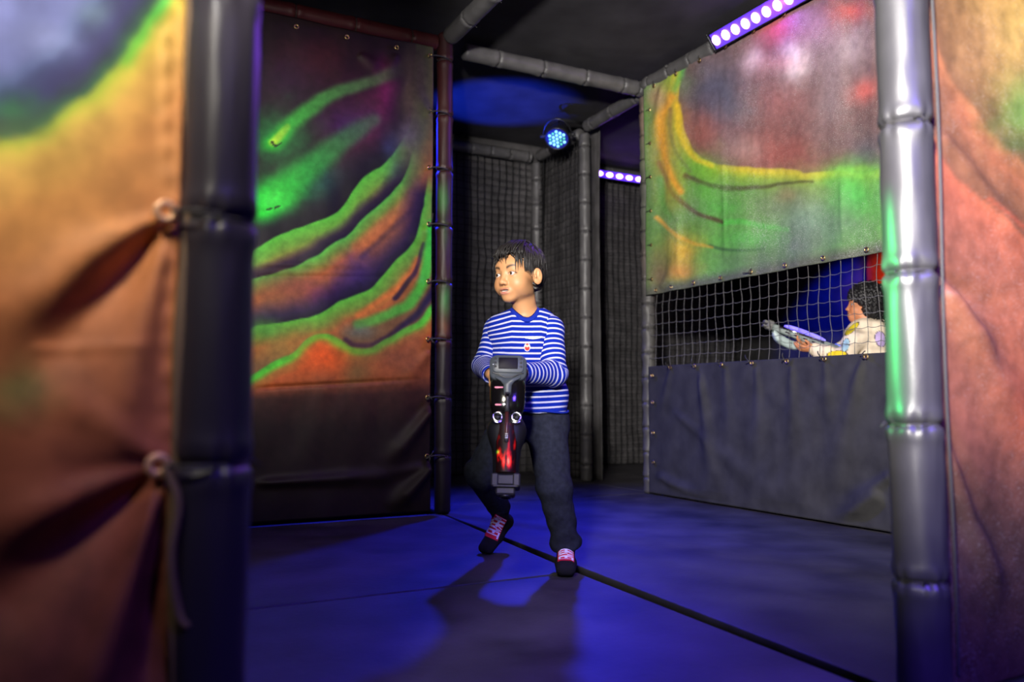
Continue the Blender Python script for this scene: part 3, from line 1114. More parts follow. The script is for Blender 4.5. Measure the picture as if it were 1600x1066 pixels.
for i in range(8):
    yy = 4.02 - 0.215 * i
    g = put(G_SMALL, 'grommet', star, (XR - 0.045, yy, 2.53), FACE_X)
    cord(star, [(XR - 0.045, yy, 2.527), (XR - 0.05, yy + 0.004, 2.54), (XR - 0.042, yy + 0.008, 2.56)], 0.003)

# ------------------------------------------------------------------ black sheet under the window
P, s, q, F = sheet_grid((XR - 0.02, 4.150, 0.012), (0, -3.03, 0), (0, 0, 0.775), 300, 110)
X, Y = proj(P)
D = 0.010 * fbm(s * 10, q * 2, 60, 3)
D += creases(X, Y, [(1094, 575, 1120, 800, 3, 16, 0.020), (1025, 740, 1140, 805, 6, 14, 0.022), (1380, 770, 1290, 835, 10, 16, 0.030), (1400, 740, 1310, 800, 8, 16, 0.020),
                    (1182, 566, 1190, 720, 3, 14, 0.010), (1237, 562, 1240, 740, 3, 18, 0.012), (1290, 558, 1300, 700, 3, 18, 0.010), (1350, 556, 1300, 770, 3, 30, 0.016),
                    (1050, 640, 1230, 800, 5, 20, 0.014), (1050, 572, 1028, 660, 3, 10, 0.010), (1134, 570, 1140, 700, 3, 14, 0.010)])
D *= np.clip(q * 12, 0.25, 1)
P[:, 0] -= D
dado = obj('vinyl_sheet', P, F, M['fabric'], loc=(XR - 0.02, 2.7, 0.012))
solid(dado, 0.004)
tag(dado, 'plain black creased sheet below the netted window', 'wall sheet')
lows = [on_plane(px, py, 0, XR) for px, py in ((1054, 573), (1092, 571), (1134, 569), (1182, 565), (1237, 562), (1296, 558), (1361, 554), (1440, 548))]
for i, p in enumerate(lows):
    put(G_SMALL, 'grommet', dado, (XR - 0.034, p[1], 0.772), FACE_X)
    knot(dado, (XR - 0.036, p[1] + 0.012, 0.780), (-1, 0, 0), 60 + i)
for zz in (0.73, 0.565, 0.38, 0.20):
    put(G_SMALL, 'grommet', dado, (XR - 0.03, 4.09, zz), FACE_X)


# ------------------------------------------------------------------ nets
def net(name, label, o, u, v, nrm, nu, nv, r, m, sag=0.006, seed=0, knots=False, wave=0.0):
    rg = np.random.default_rng(seed)
    o, u, v, nrm = (np.asarray(k, float) for k in (o, u, v, nrm))

    def pt(a, b):
        a, b = np.asarray(a, float), np.asarray(b, float)
        du = sag * fbm(a * nu * 0.31 + 3, b * nv * 0.37, seed, 2)
        dv = sag * fbm(a * nu * 0.29, b * nv * 0.33 + 5, seed + 3, 2)
        scal = wave * np.abs(np.sin(np.pi * a * nu))
        dn = sag * 1.2 * fbm(a * 5, b * 4, seed + 6, 2)
        return o + a[:, None] * u + b[:, None] * v + du[:, None] * norm(u) + (dv - scal)[:, None] * norm(v) + dn[:, None] * nrm
    mb = MB()
    for i in range(nu + 1):
        b = np.linspace(0, 1, nv * 3 + 1)
        mb.add(*tube(pt(np.full(len(b), i / nu), b), r, 5))
    for j in range(nv + 1):
        a = np.linspace(0, 1, nu * 4 + 1)
        mb.add(*tube(pt(a, np.full(len(a), j / nv)), r * 0.9, 5))
    if knots:
        for i in range(nu + 1):
            for j in range(nv + 1):
                mb.add(*ball(pt([i / nu], [j / nv])[0], r * 1.8, 6, 4))
    ob = mb.obj(name, m, loc=o)
    return tag(ob, label, 'net')


net('safety_net', 'light knotted cord net stretched across the window in the right wall', (XR + 0.004, 4.15, 0.775), (0, -2.01, 0), (0, 0, 0.475), (-1, 0, 0), 30, 7, 0.0016, M['net'],
    0.006, 70, True, 0.006)
net('safety_net', 'dark net over the far wall behind the child, left of the corner', (0.4, 5.735, 0.02), (2.75, 0, 0), (0, 0, 2.48), (0, -1, 0), 46, 44, 0.0030, M['net_black'], 0.008, 71, False, 0.004)
net('safety_net', 'narrow dark net between the two grey posts below the round blue lamp', (3.19, 5.04, 0.02), (0, 0.64, 0), (0, 0, 2.48), (-1, 0, 0), 11, 44, 0.0030, M['net_black'], 0.008, 72, False, 0.004)
net('safety_net', 'dark net seen through the doorway below the small violet light bar', (3.40, 6.02, 0.02), (2.2, 0, 0), (0, 0, 2.55), (0, -1, 0), 36, 45, 0.0030, M['net_black'], 0.008, 73, False, 0.004)

# ------------------------------------------------------------------ big blurred sheet, left front
P, s, q, F = sheet_grid((-1.30, YF - 0.012, 0.01), (1.395, 0, 0), (0, 0, 2.60), 300, 420)
X, Y = proj(P)
Xc = np.where(P[:, 0] < -0.9, -700, X)
c = Canvas(X, Y, (214, 128, 84), 5, 33)
A3 = [(-500, 330), (-200, 262), (0, 226), (34, 214), (72, 199), (102, 174), (152, 135), (192, 92), (217, 56), (242, 20), (262, -20), (290, -120), (300, -300)]
c.ridge(A3, [(-8, (150, 150, 70), 0), (2, (160, 190, 60), 1), (16, (212, 198, 80), 1), (45, (226, 178, 92), 1), (110, (222, 150, 86), 1), (240, (210, 128, 80), 1), (600, (200, 116, 78), 1)])
c.stroke([(196, 92), (220, 56), (244, 20), (262, -20)], 22, 26, (96, 206, 70), (60, 206, 90), .6, .95, 1.0)
c.ridge(A3, [(-400, (118, 124, 186), 1), (-110, (112, 120, 186), 1), (-88, (90, 104, 162), 1), (-74, (58, 66, 118), 1), (-40, (50, 48, 106), 1), (-20, (44, 62, 80), 1), (-5, (60, 110, 70), 1), (3, (150, 180, 60), 0)])
c.blob(20, 172, 46, 26, (40, 110, 74), .9)
c.blob(0, 200, 60, 14, (40, 84, 60), .7)
c.blob(80, 60, 50, 26, (140, 150, 205), .6)
c.blob(150, 20, 30, 20, (120, 150, 170), .5)
c.blob(28, 612, 50, 40, (120, 134, 70), .95)
c.blob(5, 640, 40, 20, (150, 140, 76), .6)
c.mix(np.clip((Y - 400) / 450, 0, 1) * 0.75, (126, 66, 56))  # lamp's fade toward the bottom, painted into the sheet
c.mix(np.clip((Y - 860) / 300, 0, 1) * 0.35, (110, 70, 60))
D = 0.012 * fbm(s * 5, q * 6, 80, 3)
D += creases(X, Y, [(262, 337, 0, 640, 16, 74, -0.020), (262, 350, 170, 760, 14, 50, 0.014), (262, 337, 60, 420, 10, 40, 0.008), (262, 337, -10, 520, 10, 54, 0.010),
                    (260, 725, -140, 1060, 16, 96, -0.026), (260, 735, 90, 1220, 14, 52, 0.026), (262, 725, -40, 850, 10, 50, 0.012), (262, 725, 80, 740, 10, 26, -0.006),
                    (258, 770, 232, 1200, 12, 40, -0.022), (260, 40, 258, 330, 8, 8, 0.004), (262, 725, 50, 590, 10, 44, 0.006), (40, 545, 250, 540, 6, 6, 0.004)])
D *= np.clip((1 - s) * 60, 0.15, 1)
P[:, 1] -= D + 0.0012 * np.exp(-((X - 262) / 10) ** 2) * np.sin(Y / 7)
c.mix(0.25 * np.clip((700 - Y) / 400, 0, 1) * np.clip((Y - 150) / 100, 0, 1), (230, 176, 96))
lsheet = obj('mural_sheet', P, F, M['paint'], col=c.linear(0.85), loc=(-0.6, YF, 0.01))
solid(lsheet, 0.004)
tag(lsheet, 'blurred orange and yellow sheet with deep slanting folds and copper rings', 'mural')
gz = [0.804 - 0.30 * 2, 0.504, 0.804, 1.10, 1.40, 1.70, 2.0, 2.3]
for i, zz in enumerate(gz):
    put(G_BIG, 'grommet', lsheet, (0.078, YF - 0.022, zz), FACE_Y, 0.95, label='copper coloured ring')
# webbing that laces the sheet to the post
zz = np.linspace(0.02, 2.55, 120)
mb = MB()
x0 = 0.106 + 0.004 * np.sin(zz * 9)
y0 = YF - 0.020 + 0.004 * np.sin(zz * 14 + 1)
for sgn in (0,):
    V = []
    for k in range(len(zz)):
        wdt = 0.0115 + 0.0025 * math.sin(zz[k] * 21)
        V += [(x0[k] - wdt, y0[k], zz[k]), (x0[k] + wdt, y0[k] + 0.004, zz[k]), (x0[k] + wdt, y0[k] + 0.010, zz[k]), (x0[k] - wdt, y0[k] + 0.008, zz[k])]
    F4 = [(4 * k + a, 4 * k + (a + 1) % 4, 4 * k + 4 + (a + 1) % 4, 4 * k + 4 + a) for k in range(len(zz) - 1) for a in range(4)]
    mb.add(V, F4)
mb.obj('lacing_strap', M['strap'], lsheet, label='worn brown webbing strap')
cord(lsheet, [(0.085, YF - 0.03, 0.504), (0.100, YF - 0.035, 0.46), (0.094, YF - 0.034, 0.40), (0.104, YF - 0.03, 0.335), (0.115, YF - 0.035, 0.318)], 0.006, m=M['strap'])
cord(lsheet, [(0.085, YF - 0.03, 0.804), (0.11, YF - 0.05, 0.803), (0.141, YF - 0.048, 0.802)], 0.003)
cord(lsheet, [(0.085, YF - 0.03, 0.504), (0.11, YF - 0.05, 0.503), (0.141, YF - 0.048, 0.502)], 0.003)

# ------------------------------------------------------------------ sheet at the right front
P, s, q, F = sheet_grid((1.497, YF - 0.01, 0.01), (1.60, 0, 0), (0, 0, 2.60), 260, 360)
X, Y = proj(P)
c = Canvas(X, Y, (160, 88, 74), 3, 43)
c.ridge([(1440, -120), (1447, 0), (1461, 55), (1486, 120), (1521, 165), (1561, 220), (1600, 258), (1700, 340), (2200, 700)],
        [(-300, (120, 92, 62), 1), (-90, (150, 116, 70), 1), (-30, (118, 88, 58), 1), (-4, (92, 66, 50), 1), (4, (186, 112, 74), 1), (24, (180, 98, 72), 1), (60, (140, 84, 64), 1), (500, (156, 84, 72), 1)])
c.blob(1600, 30, 46, 60, (220, 190, 96), .95)
c.blob(1570, 70, 30, 60, (190, 150, 84), .6)
c.blob(1600, 170, 46, 56, (70, 170, 66), .95)
c.blob(1590, 225, 30, 14, (50, 110, 50), .8)
c.blob(1540, 60, 24, 40, (140, 104, 70), .6)
c.ridge([(1452, 160), (1456, 200), (1486, 265), (1516, 296), (1551, 326), (1602, 372), (1700, 440), (2200, 800)],
        [(-60, (130, 84, 62), 0), (-24, (112, 72, 54), .9), (-2, (104, 64, 52), 1), (3, (206, 100, 74), 1), (18, (190, 92, 72), 1), (70, (156, 84, 70), .9), (160, (150, 80, 68), 0)])
c.stroke([(1540, 310), (1570, 334), (1602, 360)], 5, 7, (220, 84, 62), None, .7, .9, 1)
c.blob(1585, 540, 50, 120, (180, 84, 64), .6)
c.blob(1600, 640, 30, 60, (206, 84, 58), .8)
c.blob(1585, 60, 50, 70, (232, 204, 120), 0.7)
c.blob(1520, 80, 36, 60, (160, 124, 90), 0.5)
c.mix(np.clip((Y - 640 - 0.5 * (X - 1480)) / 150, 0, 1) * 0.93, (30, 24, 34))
D = 0.008 * fbm(s * 8, q * 7, 90, 3)
D += creases(X, Y, [(1462, 450, 1540, 560, 6, 26, 0.018), (1470, 660, 1570, 960, 6, 22, 0.032), (1470, 660, 1540, 900, 10, 40, -0.030), (1462, 200, 1600, 380, 8, 16, 0.010),
                    (1466, 430, 1620, 700, 8, 40, 0.020), (1470, 690, 1490, 930, 8, 20, -0.02), (1462, 430, 1600, 500, 8, 26, -0.010)])
D *= np.clip(s * 60, 0.2, 1)
P[:, 1] -= D
c.mix(np.full(len(X), 0.42), (142, 100, 68))
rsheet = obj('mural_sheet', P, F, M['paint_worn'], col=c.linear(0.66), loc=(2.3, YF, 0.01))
solid(rsheet, 0.004)
tag(rsheet, 'reddish brown painted sheet with a green patch, beside the shiny front post', 'mural')
zz = np.linspace(0.05, 2.55, 100)
cord(rsheet, [(1.500 + 0.004 * math.sin(k * 7), YF - 0.03, k) for k in zz], 0.0035, 'piping', M['tie'])

# ------------------------------------------------------------------ floor mats


def floor_mat(label, corners, seed):
    C = [np.array(k, float) for k in corners]
    n1 = max(8, int(np.linalg.norm(C[1] - C[0]) / 0.03))
    n2 = max(8, int(np.linalg.norm(C[3] - C[0]) / 0.03))

    def dense(n):
        t = np.linspace(0, 1, n)
        return np.unique(np.concatenate([t, [0.0005, 0.0015, 0.003, 0.997, 0.9985, 0.9995]]))
    s, q = np.meshgrid(dense(n1), dense(n2))
    nu, nv = s.shape[1], s.shape[0]
    s, q = s.ravel(), q.ravel()
    p = ((1 - s) * (1 - q))[:, None] * C[0] + (s * (1 - q))[:, None] * C[1] + (s * q)[:, None] * C[2] + ((1 - s) * q)[:, None] * C[3]
    e = np.minimum(np.minimum(s, 1 - s) * np.linalg.norm(C[1] - C[0]), np.minimum(q, 1 - q) * np.linalg.norm(C[3] - C[0]))
    z = -0.004 * (1 - np.sqrt(np.clip(1 - (1 - np.clip(e / 0.004, 0, 1)) ** 2, 0, 1))) + 0.0028 * fbm(p[:, 0] * 4, p[:, 1] * 4, seed, 3) * np.clip(e / 0.1, 0, 1) - 0.001
    V = np.column_stack([p, z])
    Vb = V.copy()
    Vb[:, 2] = -0.039
    F = [tuple(map(int, f)) for f in grid_faces(nu, nv)]
    N = len(V)
    ring = [i for i in range(nu)] + [j * nu + nu - 1 for j in range(1, nv)] + [(nv - 1) * nu + i for i in range(nu - 2, -1, -1)] + [j * nu for j in range(nv - 2, 0, -1)]
    F += [(ring[k], ring[k - 1], ring[k - 1] + N, ring[k] + N) for k in range(len(ring))]
    F.append(tuple(i + N for i in ring[::-1]))
    o = obj('floor_mat', np.vstack([V, Vb]), F, M['mat'], loc=(*np.mean(C, 0), -0.039))
    return tag(o, label, 'floor mat')


g = 0.006
floor_mat('black floor mat in front of the comet mural, left of the child', [(-1.85, 2.42), (1.50 - g, 2.42), (1.645 - g, 3.96), (-1.85, 3.96)], 1)
floor_mat('black floor mat nearest the camera, left of the long slanting seam', [(-1.85, -1.4), (1.30 - g, -1.4), (1.50 - g, 2.41 - g), (-1.85, 2.41 - g)], 2)
floor_mat('black floor mat running along the foot of the right wall', [(1.30 + g, -1.4), (3.14, -1.4), (3.14, 4.22), (1.66 + g, 4.22)], 3)
floor_mat('black floor mat in the back bay under the far net', [(-1.0, 4.235), (3.17, 4.235), (3.17, 5.83), (-1.0, 5.83)], 4)
floor_mat('black floor mat behind the right wall, under the child in the cream jacket', [(3.185, 0.9), (5.68, 0.9), (5.68, 6.18), (3.185, 6.18)], 5)

# ------------------------------------------------------------------ lamps


def light_bar(label, p0, p1, face, n, power, sz=0.044):
    """Ultraviolet bar: channel housing, end brackets, a row of lit lenses."""
    p0, p1 = np.asarray(p0, float), np.asarray(p1, float)
    c = (p0 + p1) / 2
    ax = norm(p1 - p0)
    f = norm(np.asarray(face, float) - ax * (np.asarray(face) @ ax))
    sd = np.cross(f, ax)
    A = np.array([ax, sd, f])
    ln = np.linalg.norm(p1 - p0)
    t = thing('ultraviolet_light_bar', label, 'light bar', c)
    MB().add(*box(c - f * 0.022, ln, sz * 1.6, 0.030, A, 0.004)).add(*box(c - f * 0.004 + sd * sz * 0.74, ln, 0.005, 0.036, A, 0.001)).add(
        *box(c - f * 0.004 - sd * sz * 0.74, ln, 0.005, 0.036, A, 0.001)).obj('housing', M['plastic'], t, smooth=False)
    MB().add(*box(c - f * 0.004, ln * 0.985, sz * 1.4, 0.006, A, 0.001)).obj('reflector', M['uvglow'], t, smooth=False, label='violet lit inner tray')
    pr = MB().add(*ball((0, 0, 0), (ln / n * 0.33, sz * 0.46, 0.012), 14, 8)).data('lens', M['uv'])
    R3 = Matrix([list(A[0]), list(A[1]), list(A[2])]).transposed().to_euler()
    for i in range(n):
        put(pr, 'lens', t, p0 + ax * ln * (i + 0.5) / n + f * 0.004, R3, label='bright violet white diode lens' if i == 0 else None)
    for sgn in (-1, 1):
        MB().add(*box(c + ax * sgn * (ln / 2 + 0.004) - f * 0.02, 0.008, sz * 1.75, 0.055, A, 0.002)).add(
            *box(c + ax * sgn * (ln / 2 + 0.012) - f * 0.055, 0.02, 0.02, 0.04, A, 0.002)).obj('end_bracket', M['plastic'], t, smooth=False)
    for k in (0.2, 0.5, 0.8):
        q = p0 + ax * ln * k + f * 0.03
        spot('bar_light', q, q + f, power / 3, (0.25, 0.06, 1.0), 98, 0.7, 0.03, t)
    d = bpy.data.lights.new('bar_glow', 'POINT')
    d.energy = power * 0.025
    d.color = (0.30, 0.08, 1.0)
    d.shadow_soft_size = 0.02
    o = bpy.data.objects.new('bar_glow', d)
    COL.objects.link(o)
    o.parent = t
    o.location = f * 0.07
    return t


light_bar('long violet ultraviolet light bar on the top beam of the right wall', (3.030, 3.43, 2.562), (3.030, 2.45, 2.562), (-0.80, 0.0, -0.60), 13, 90, 0.062)
light_bar('small violet ultraviolet light bar seen through the netted doorway', (3.78, 5.93, 2.56), (4.62, 5.93, 2.56), (-0.35, -1, -0.35), 8, 16)


def par_lamp(loc, target, power):
    loc = np.asarray(loc, float)
    f = norm(np.asarray(target, float) - loc)
    A = frame_from(f, (0, 0, 1.0))
    t = thing('stage_lamp', 'round black stage lamp with lit cyan lenses hanging beside the far grey post', 'stage lamp', loc)
    n = 36
    prof = [(0.0, -0.13), (0.045, -0.13), (0.062, -0.12), (0.082, -0.06), (0.088, -0.01), (0.088, 0.0), (0.080, 0.004), (0.078, -0.006)]
    V, F = [], []
    for i, (r, z) in enumerate(prof):
        for j in range(n):
            a = 2 * math.pi * j / n
            V.append(loc + A[0] * r * math.cos(a) + A[1] * r * math.sin(a) + f * z)
            if i:
                F.append(((i - 1) * n + j, (i - 1) * n + (j + 1) % n, i * n + (j + 1) % n, i * n + j))
    obj('housing', V, F, M['plastic'], t)
    V, F = [], []
    for j in range(n):
        a = 2 * math.pi * j / n
        V.append(loc + A[0] * 0.079 * math.cos(a) + A[1] * 0.079 * math.sin(a) - f * 0.004)
    obj('face_plate', V, [tuple(range(n))], M['parface'], t, smooth=False, label='deep blue lit face')
    a1 = MB().add(*ball((0, 0, 0), (0.0108, 0.0108, 0.007), 14, 8)).data('lens', M['cyan'])
    a2 = MB().add(*ball((0, 0, 0), (0.0095, 0.0095, 0.006), 14, 8)).data('lens', M['green'])
    R3 = Matrix([list(A[0]), list(A[1]), list(A[2])]).transposed().to_euler()
    k = 0
    for i in range(-3, 4):
        for j in range(-3, 4):
            x, y = 0.0285 * (i + 0.5 * (j % 2)), 0.0250 * j
            if x * x + y * y > 0.066 ** 2:
                continue
            put(a2 if (k % 4 == 0) else a1, 'lens', t, loc + A[0] * x + A[1] * y + f * 0.001, R3)
            k += 1
    arc = [loc - f * 0.05 + A[1] * 0.10 * math.cos(a) + A[0] * 0.13 * math.sin(a) for a in np.linspace(0, math.pi, 13)]
    if arc[6][2] < loc[2]:
        arc = [loc - f * 0.05 + A[1] * 0.10 * math.cos(a) - A[0] * 0.13 * math.sin(a) for a in np.linspace(0, math.pi, 13)]
    V, F = tube(arc, 0.007, 8)
    obj('yoke', V, F, M['plastic'], t)
    for sg in (-1, 1):
        MB().add(*tube([loc - f * 0.05 + A[1] * sg * 0.088, loc - f * 0.05 + A[1] * sg * 0.125], 0.012, 10)).obj('knob', M['darkgray'], t)
    V, F = tube([arc[6], arc[6] * 0.4 + np.array([3.15, 4.98, 2.60]) * 0.6, (3.17, 4.99, 2.60)], 0.010, 8)
    obj('clamp_arm', V, F, M['darkgray'], t)
    cord(t, [loc - f * 0.12, loc - f * 0.16 + np.array([0, 0, 0.05]), (3.10, 5.08, 2.60)], 0.004, 'cable', M['tie'])
    q = loc + f * 0.03
    spot('blue_beam', q, q + f, power, (0.012, 0.022, 1.0), 62, 0.9, 0.085, t)
    return t


par_lamp((2.91, 4.92, 2.425), (1.50, 3.20, 0.0), 440)


# ================================================================== the child with the toy blaster
SKIN = np.array([0.445, 0.222, 0.100])


def place(V):
    return to_world(np.asarray(V, float))


class Head:
    """A head in its own frame: x to the person's left, y forward, z up, eye level at 0."""
    def __init__(self, c, yaw, pitch=0.0, roll=0.0, scale=1.0):
        f = np.array([math.sin(yaw) * math.cos(pitch), -math.cos(yaw) * math.cos(pitch), math.sin(pitch)])
        s = np.array([math.cos(yaw), math.sin(yaw), 0])
        u = np.cross(s, f)
        if u[2] < 0:
            u = -u
        cr, sr = math.cos(roll), math.sin(roll)
        s, u = s * cr + u * sr, u * cr - s * sr
        self.A = np.array([s, f, u])
        self.c = np.asarray(c, float)
        self.k = scale

    def __call__(self, x, y, z):
        return self.c + self.k * (x * self.A[0] + y * self.A[1] + z * self.A[2])

    def inv(self, P):
        return (np.asarray(P, float) - self.c) @ self.A.T / self.k

    def ell(self, c, r, tilt=None):
        A = self.A
        if tilt is not None:                     # rotate about local x by tilt
            a, b = math.cos(tilt), math.sin(tilt)
            A = np.array([A[0], a * A[1] + b * A[2], -b * A[1] + a * A[2]])
        return ell(self(*c), np.array(r) * self.k, A)

    def cap(self, a, b, ra, rb):
        return cap(self(*a), self(*b), ra * self.k, rb * self.k)

    def add(self, B, ears=True):
        e, c = self.ell, self.cap
        B.u(e((0, -0.018, 0.034), (0.070, 0.086, 0.078)), 0.01)
        B.u(e((0, 0.030, -0.012), (0.059, 0.050, 0.068)), 0.02)
        B.u(e((0, 0.025, -0.044), (0.050, 0.048, 0.046)), 0.02)
        for s in (-1, 1):
            B.u(e((s * 0.034, 0.046, -0.036), (0.026, 0.026, 0.026)), 0.022)
            B.u(e((s * 0.037, 0.010, -0.054), (0.015, 0.034, 0.020)), 0.02)
        B.u(e((0, 0.058, -0.082), (0.022, 0.018, 0.015)), 0.022)
        B.u(e((0, 0.060, 0.028), (0.046, 0.018, 0.022)), 0.02)
        # eye sockets
        for s in (-1, 1):
            B.s(e((s * 0.0305, 0.086, -0.001), (0.018, 0.012, 0.0105)), 0.012)
        # nose
        B.u(c((0, 0.072, 0.004), (0, 0.088, -0.026), 0.0062, 0.0088), 0.012)
        B.u(e((0, 0.0905, -0.031), (0.0098, 0.0088, 0.0082)), 0.008)
        for s in (-1, 1):
            B.u(e((s * 0.0112, 0.0825, -0.034), (0.0068, 0.0088, 0.0068)), 0.005)
        for s in (-1, 1):
            B.s(e((s * 0.0058, 0.090, -0.0405), (0.0034, 0.0050, 0.0030)), 0.003)
        # eyelids with an almond slit
        for s in (-1, 1):
            B.u(e((s * 0.0305, 0.0635, -0.0005), (0.0150, 0.0142, 0.0128)), 0.004)
            B.s(e((s * 0.0305, 0.079, -0.0014), (0.0132, 0.011, 0.0046)), 0.0025)
        # lips and mouth
        B.u(e((0, 0.0712, -0.060), (0.024, 0.0125, 0.016)), 0.012)
        B.u(e((0, 0.0818, -0.0535), (0.0205, 0.0060, 0.0042)), 0.004)
        B.u(e((0, 0.0806, -0.0660), (0.0175, 0.0066, 0.0054)), 0.004)
        B.s(e((0, 0.0846, -0.0590), (0.0185, 0.014, 0.0032)), 0.0025)
        B.s(e((0, 0.0925, -0.0460), (0.0032, 0.004, 0.006)), 0.004)
        if ears:
            for s in (-1, 1):
                A0 = self.A
                t = -s * 0.55
                a, b = math.cos(t), math.sin(t)
                Ae = np.array([a * A0[0] - b * A0[1], b * A0[0] + a * A0[1], A0[2]])
                B.u(ell(self(s * 0.074, -0.014, -0.010), np.array((0.0085, 0.0185, 0.0295)) * self.k, Ae), 0.006)
                B.s(ell(self(s * 0.0825, -0.011, -0.006), np.array((0.0060, 0.0105, 0.0180)) * self.k, Ae), 0.004)
                B.u(ell(self(s * 0.076, -0.001, -0.012), np.array((0.005, 0.004, 0.007)) * self.k, Ae), 0.004)
                B.u(ell(self(s * 0.0790, -0.016, -0.002), np.array((0.004, 0.0035, 0.012)) * self.k, Ae), 0.004)

    def skin_colour(self, P, skin=SKIN, brow=(0.022, 0.014, 0.010)):
        q = self.inv(P)
        C = np.tile(np.asarray(skin, float), (len(q), 1))

        def mix(w, col):
            w = np.clip(w, 0, 1)[:, None]
            C[:] = C * (1 - w) + np.asarray(col) * w
        x, y, z = q.T
        front = np.clip((y - 0.03) / 0.02, 0, 1)
        # warm cheeks, nose tip, ears
        for s in (-1, 1):
            mix(0.25 * np.exp(-((x - s * 0.036) / 0.02) ** 2 - ((z + 0.034) / 0.018) ** 2) * front, skin * np.array([1.0, 0.72, 0.66]))
            # brows: an arc of fine hair
            t = (s * x - 0.012) / 0.034
            arc = 0.0180 + 0.0075 * np.sin(np.clip(t, 0, 1) * 2.2)
            wid = 0.0058 * (1 - 0.45 * np.clip(t, 0, 1))
            mix(1.0 * np.exp(-((z - arc) / wid) ** 2) * np.clip(t * 9, 0, 1) * np.clip((1.06 - t) * 6, 0, 1) * front, brow)
            # lash line and lid fold
            d = np.hypot((x - s * 0.0305) / 0.0150, (z + 0.0014) / 0.0068)
            mix(0.9 * np.exp(-((d - 0.93) / 0.16) ** 2) * (z > -0.0025) * front * (y > 0.058), (0.016, 0.010, 0.008))
            mix(0.35 * np.exp(-((d - 0.93) / 0.14) ** 2) * (z <= -0.0025) * front * (y > 0.058), (0.08, 0.035, 0.025))
            mix(0.25 * np.exp(-((x - s * 0.0305) / 0.018) ** 2 - ((z - 0.010) / 0.004) ** 2) * front, skin * 0.45)
            mix(0.35 * np.exp(-((x - s * 0.030) / 0.014) ** 2 - ((z + 0.012) / 0.004) ** 2) * front, skin * np.array([0.75, 0.62, 0.6]))
            mix(0.9 * np.exp(-((x - s * 0.0058) / 0.0036) ** 2 - ((z + 0.0405) / 0.0026) ** 2) * front, (0.05, 0.02, 0.015))
        lipu = np.exp(-(np.clip(np.abs(x) / 0.0205, 0, 9) ** 4) - ((z + 0.0538) / 0.0042) ** 4)
        lipl = np.exp(-(np.clip(np.abs(x) / 0.0180, 0, 9) ** 4) - ((z + 0.0662) / 0.0056) ** 4)
        mix(0.8 * lipu * front, (0.30, 0.105, 0.085))
        mix(0.85 * lipl * front, (0.44, 0.155, 0.125))
        inn = np.exp(-(np.abs(x) / 0.0165) ** 6 - ((z + 0.0594) / 0.0034) ** 6) * (y < 0.0816) * front
        mix(inn, (0.06, 0.016, 0.014))
        mix(inn * (np.abs(x) < 0.0125) * (z > -0.0600), (0.50, 0.46, 0.42))
        return C


def eyes(parent, H, gaze, m=None):
    for s in (-1, 1):
        V, F = ball((0, 0, 0), 0.0126, 32, 20)
        Q = V + np.array([s * 0.0305, 0.0640, -0.0010])
        g = norm([math.sin(gaze[0]) * math.cos(gaze[1]), math.cos(gaze[0]) * math.cos(gaze[1]), math.sin(gaze[1])])
        an = np.arccos(np.clip((V / 0.0126) @ g, -1, 1))
        C = np.tile(np.array([0.42, 0.40, 0.40]), (len(V), 1))
        C[an < 0.50] = (0.035, 0.016, 0.009)
        C[an < 0.22] = (0.004, 0.003, 0.003)
        W = H.c + H.k * (Q @ H.A)
        obj('eye', place(W), F, m or M['eye'], parent, col=C)


def hand(B, wrist, palm_dir, palm_n, side, curl, thumb, sc=0.82, spread=0.0):
    """Palm, four curled fingers and a thumb added to a body. palm_n points out of the palm; side = direction from little finger to index."""
    d = norm(palm_dir)
    n = norm(np.asarray(palm_n) - d * (np.asarray(palm_n) @ d))
    s = np.cross(d, n)
    if s @ np.asarray(side) < 0:
        s = -s
    k = sc
    kn = wrist + d * 0.070 * k
    A = np.array([s, n, d])
    B.u(ell(wrist + d * 0.038 * k, np.array((0.031, 0.0125, 0.042)) * k, A), 0.010)
    B.u(ell(wrist + d * 0.030 * k + s * 0.018 * k + n * 0.006 * k, np.array((0.014, 0.011, 0.026)) * k, A), 0.008)
    ln = [0.066, 0.074, 0.070, 0.056]
    for i in range(4):
        o = (1.5 - i) * 0.0165 * k
        p = kn + s * o - d * (0.004 * abs(i - 1.2)) * k
        a = 0.0
        dd = d + s * spread * (1.5 - i)
        for j, fr in enumerate((0.44, 0.32, 0.24)):
            a += curl[j] * (1 + 0.06 * (i - 1))
            q = p + (norm(dd) * math.cos(a) + n * math.sin(a)) * ln[i] * fr * k
            r0, r1 = (0.0082 - 0.0009 * j) * k, (0.0076 - 0.0010 * j) * k
            if i == 3:
                r0, r1 = r0 * 0.86, r1 * 0.86
            B.u(cap(p, q, r0, r1), 0.0028)
            p = q
    p = wrist + d * 0.018 * k + s * 0.026 * k + n * 0.004 * k
    for j, (fr, r) in enumerate(((0.034, 0.0100), (0.026, 0.0086))):
        v = norm(d * thumb[0] + s * thumb[1] * (1 - 0.5 * j) + n * thumb[2] * (1 + 0.5 * j))
        q = p + v * fr * k
        B.u(cap(p, q, r * k, r * 0.88 * k), 0.005)
        p = q


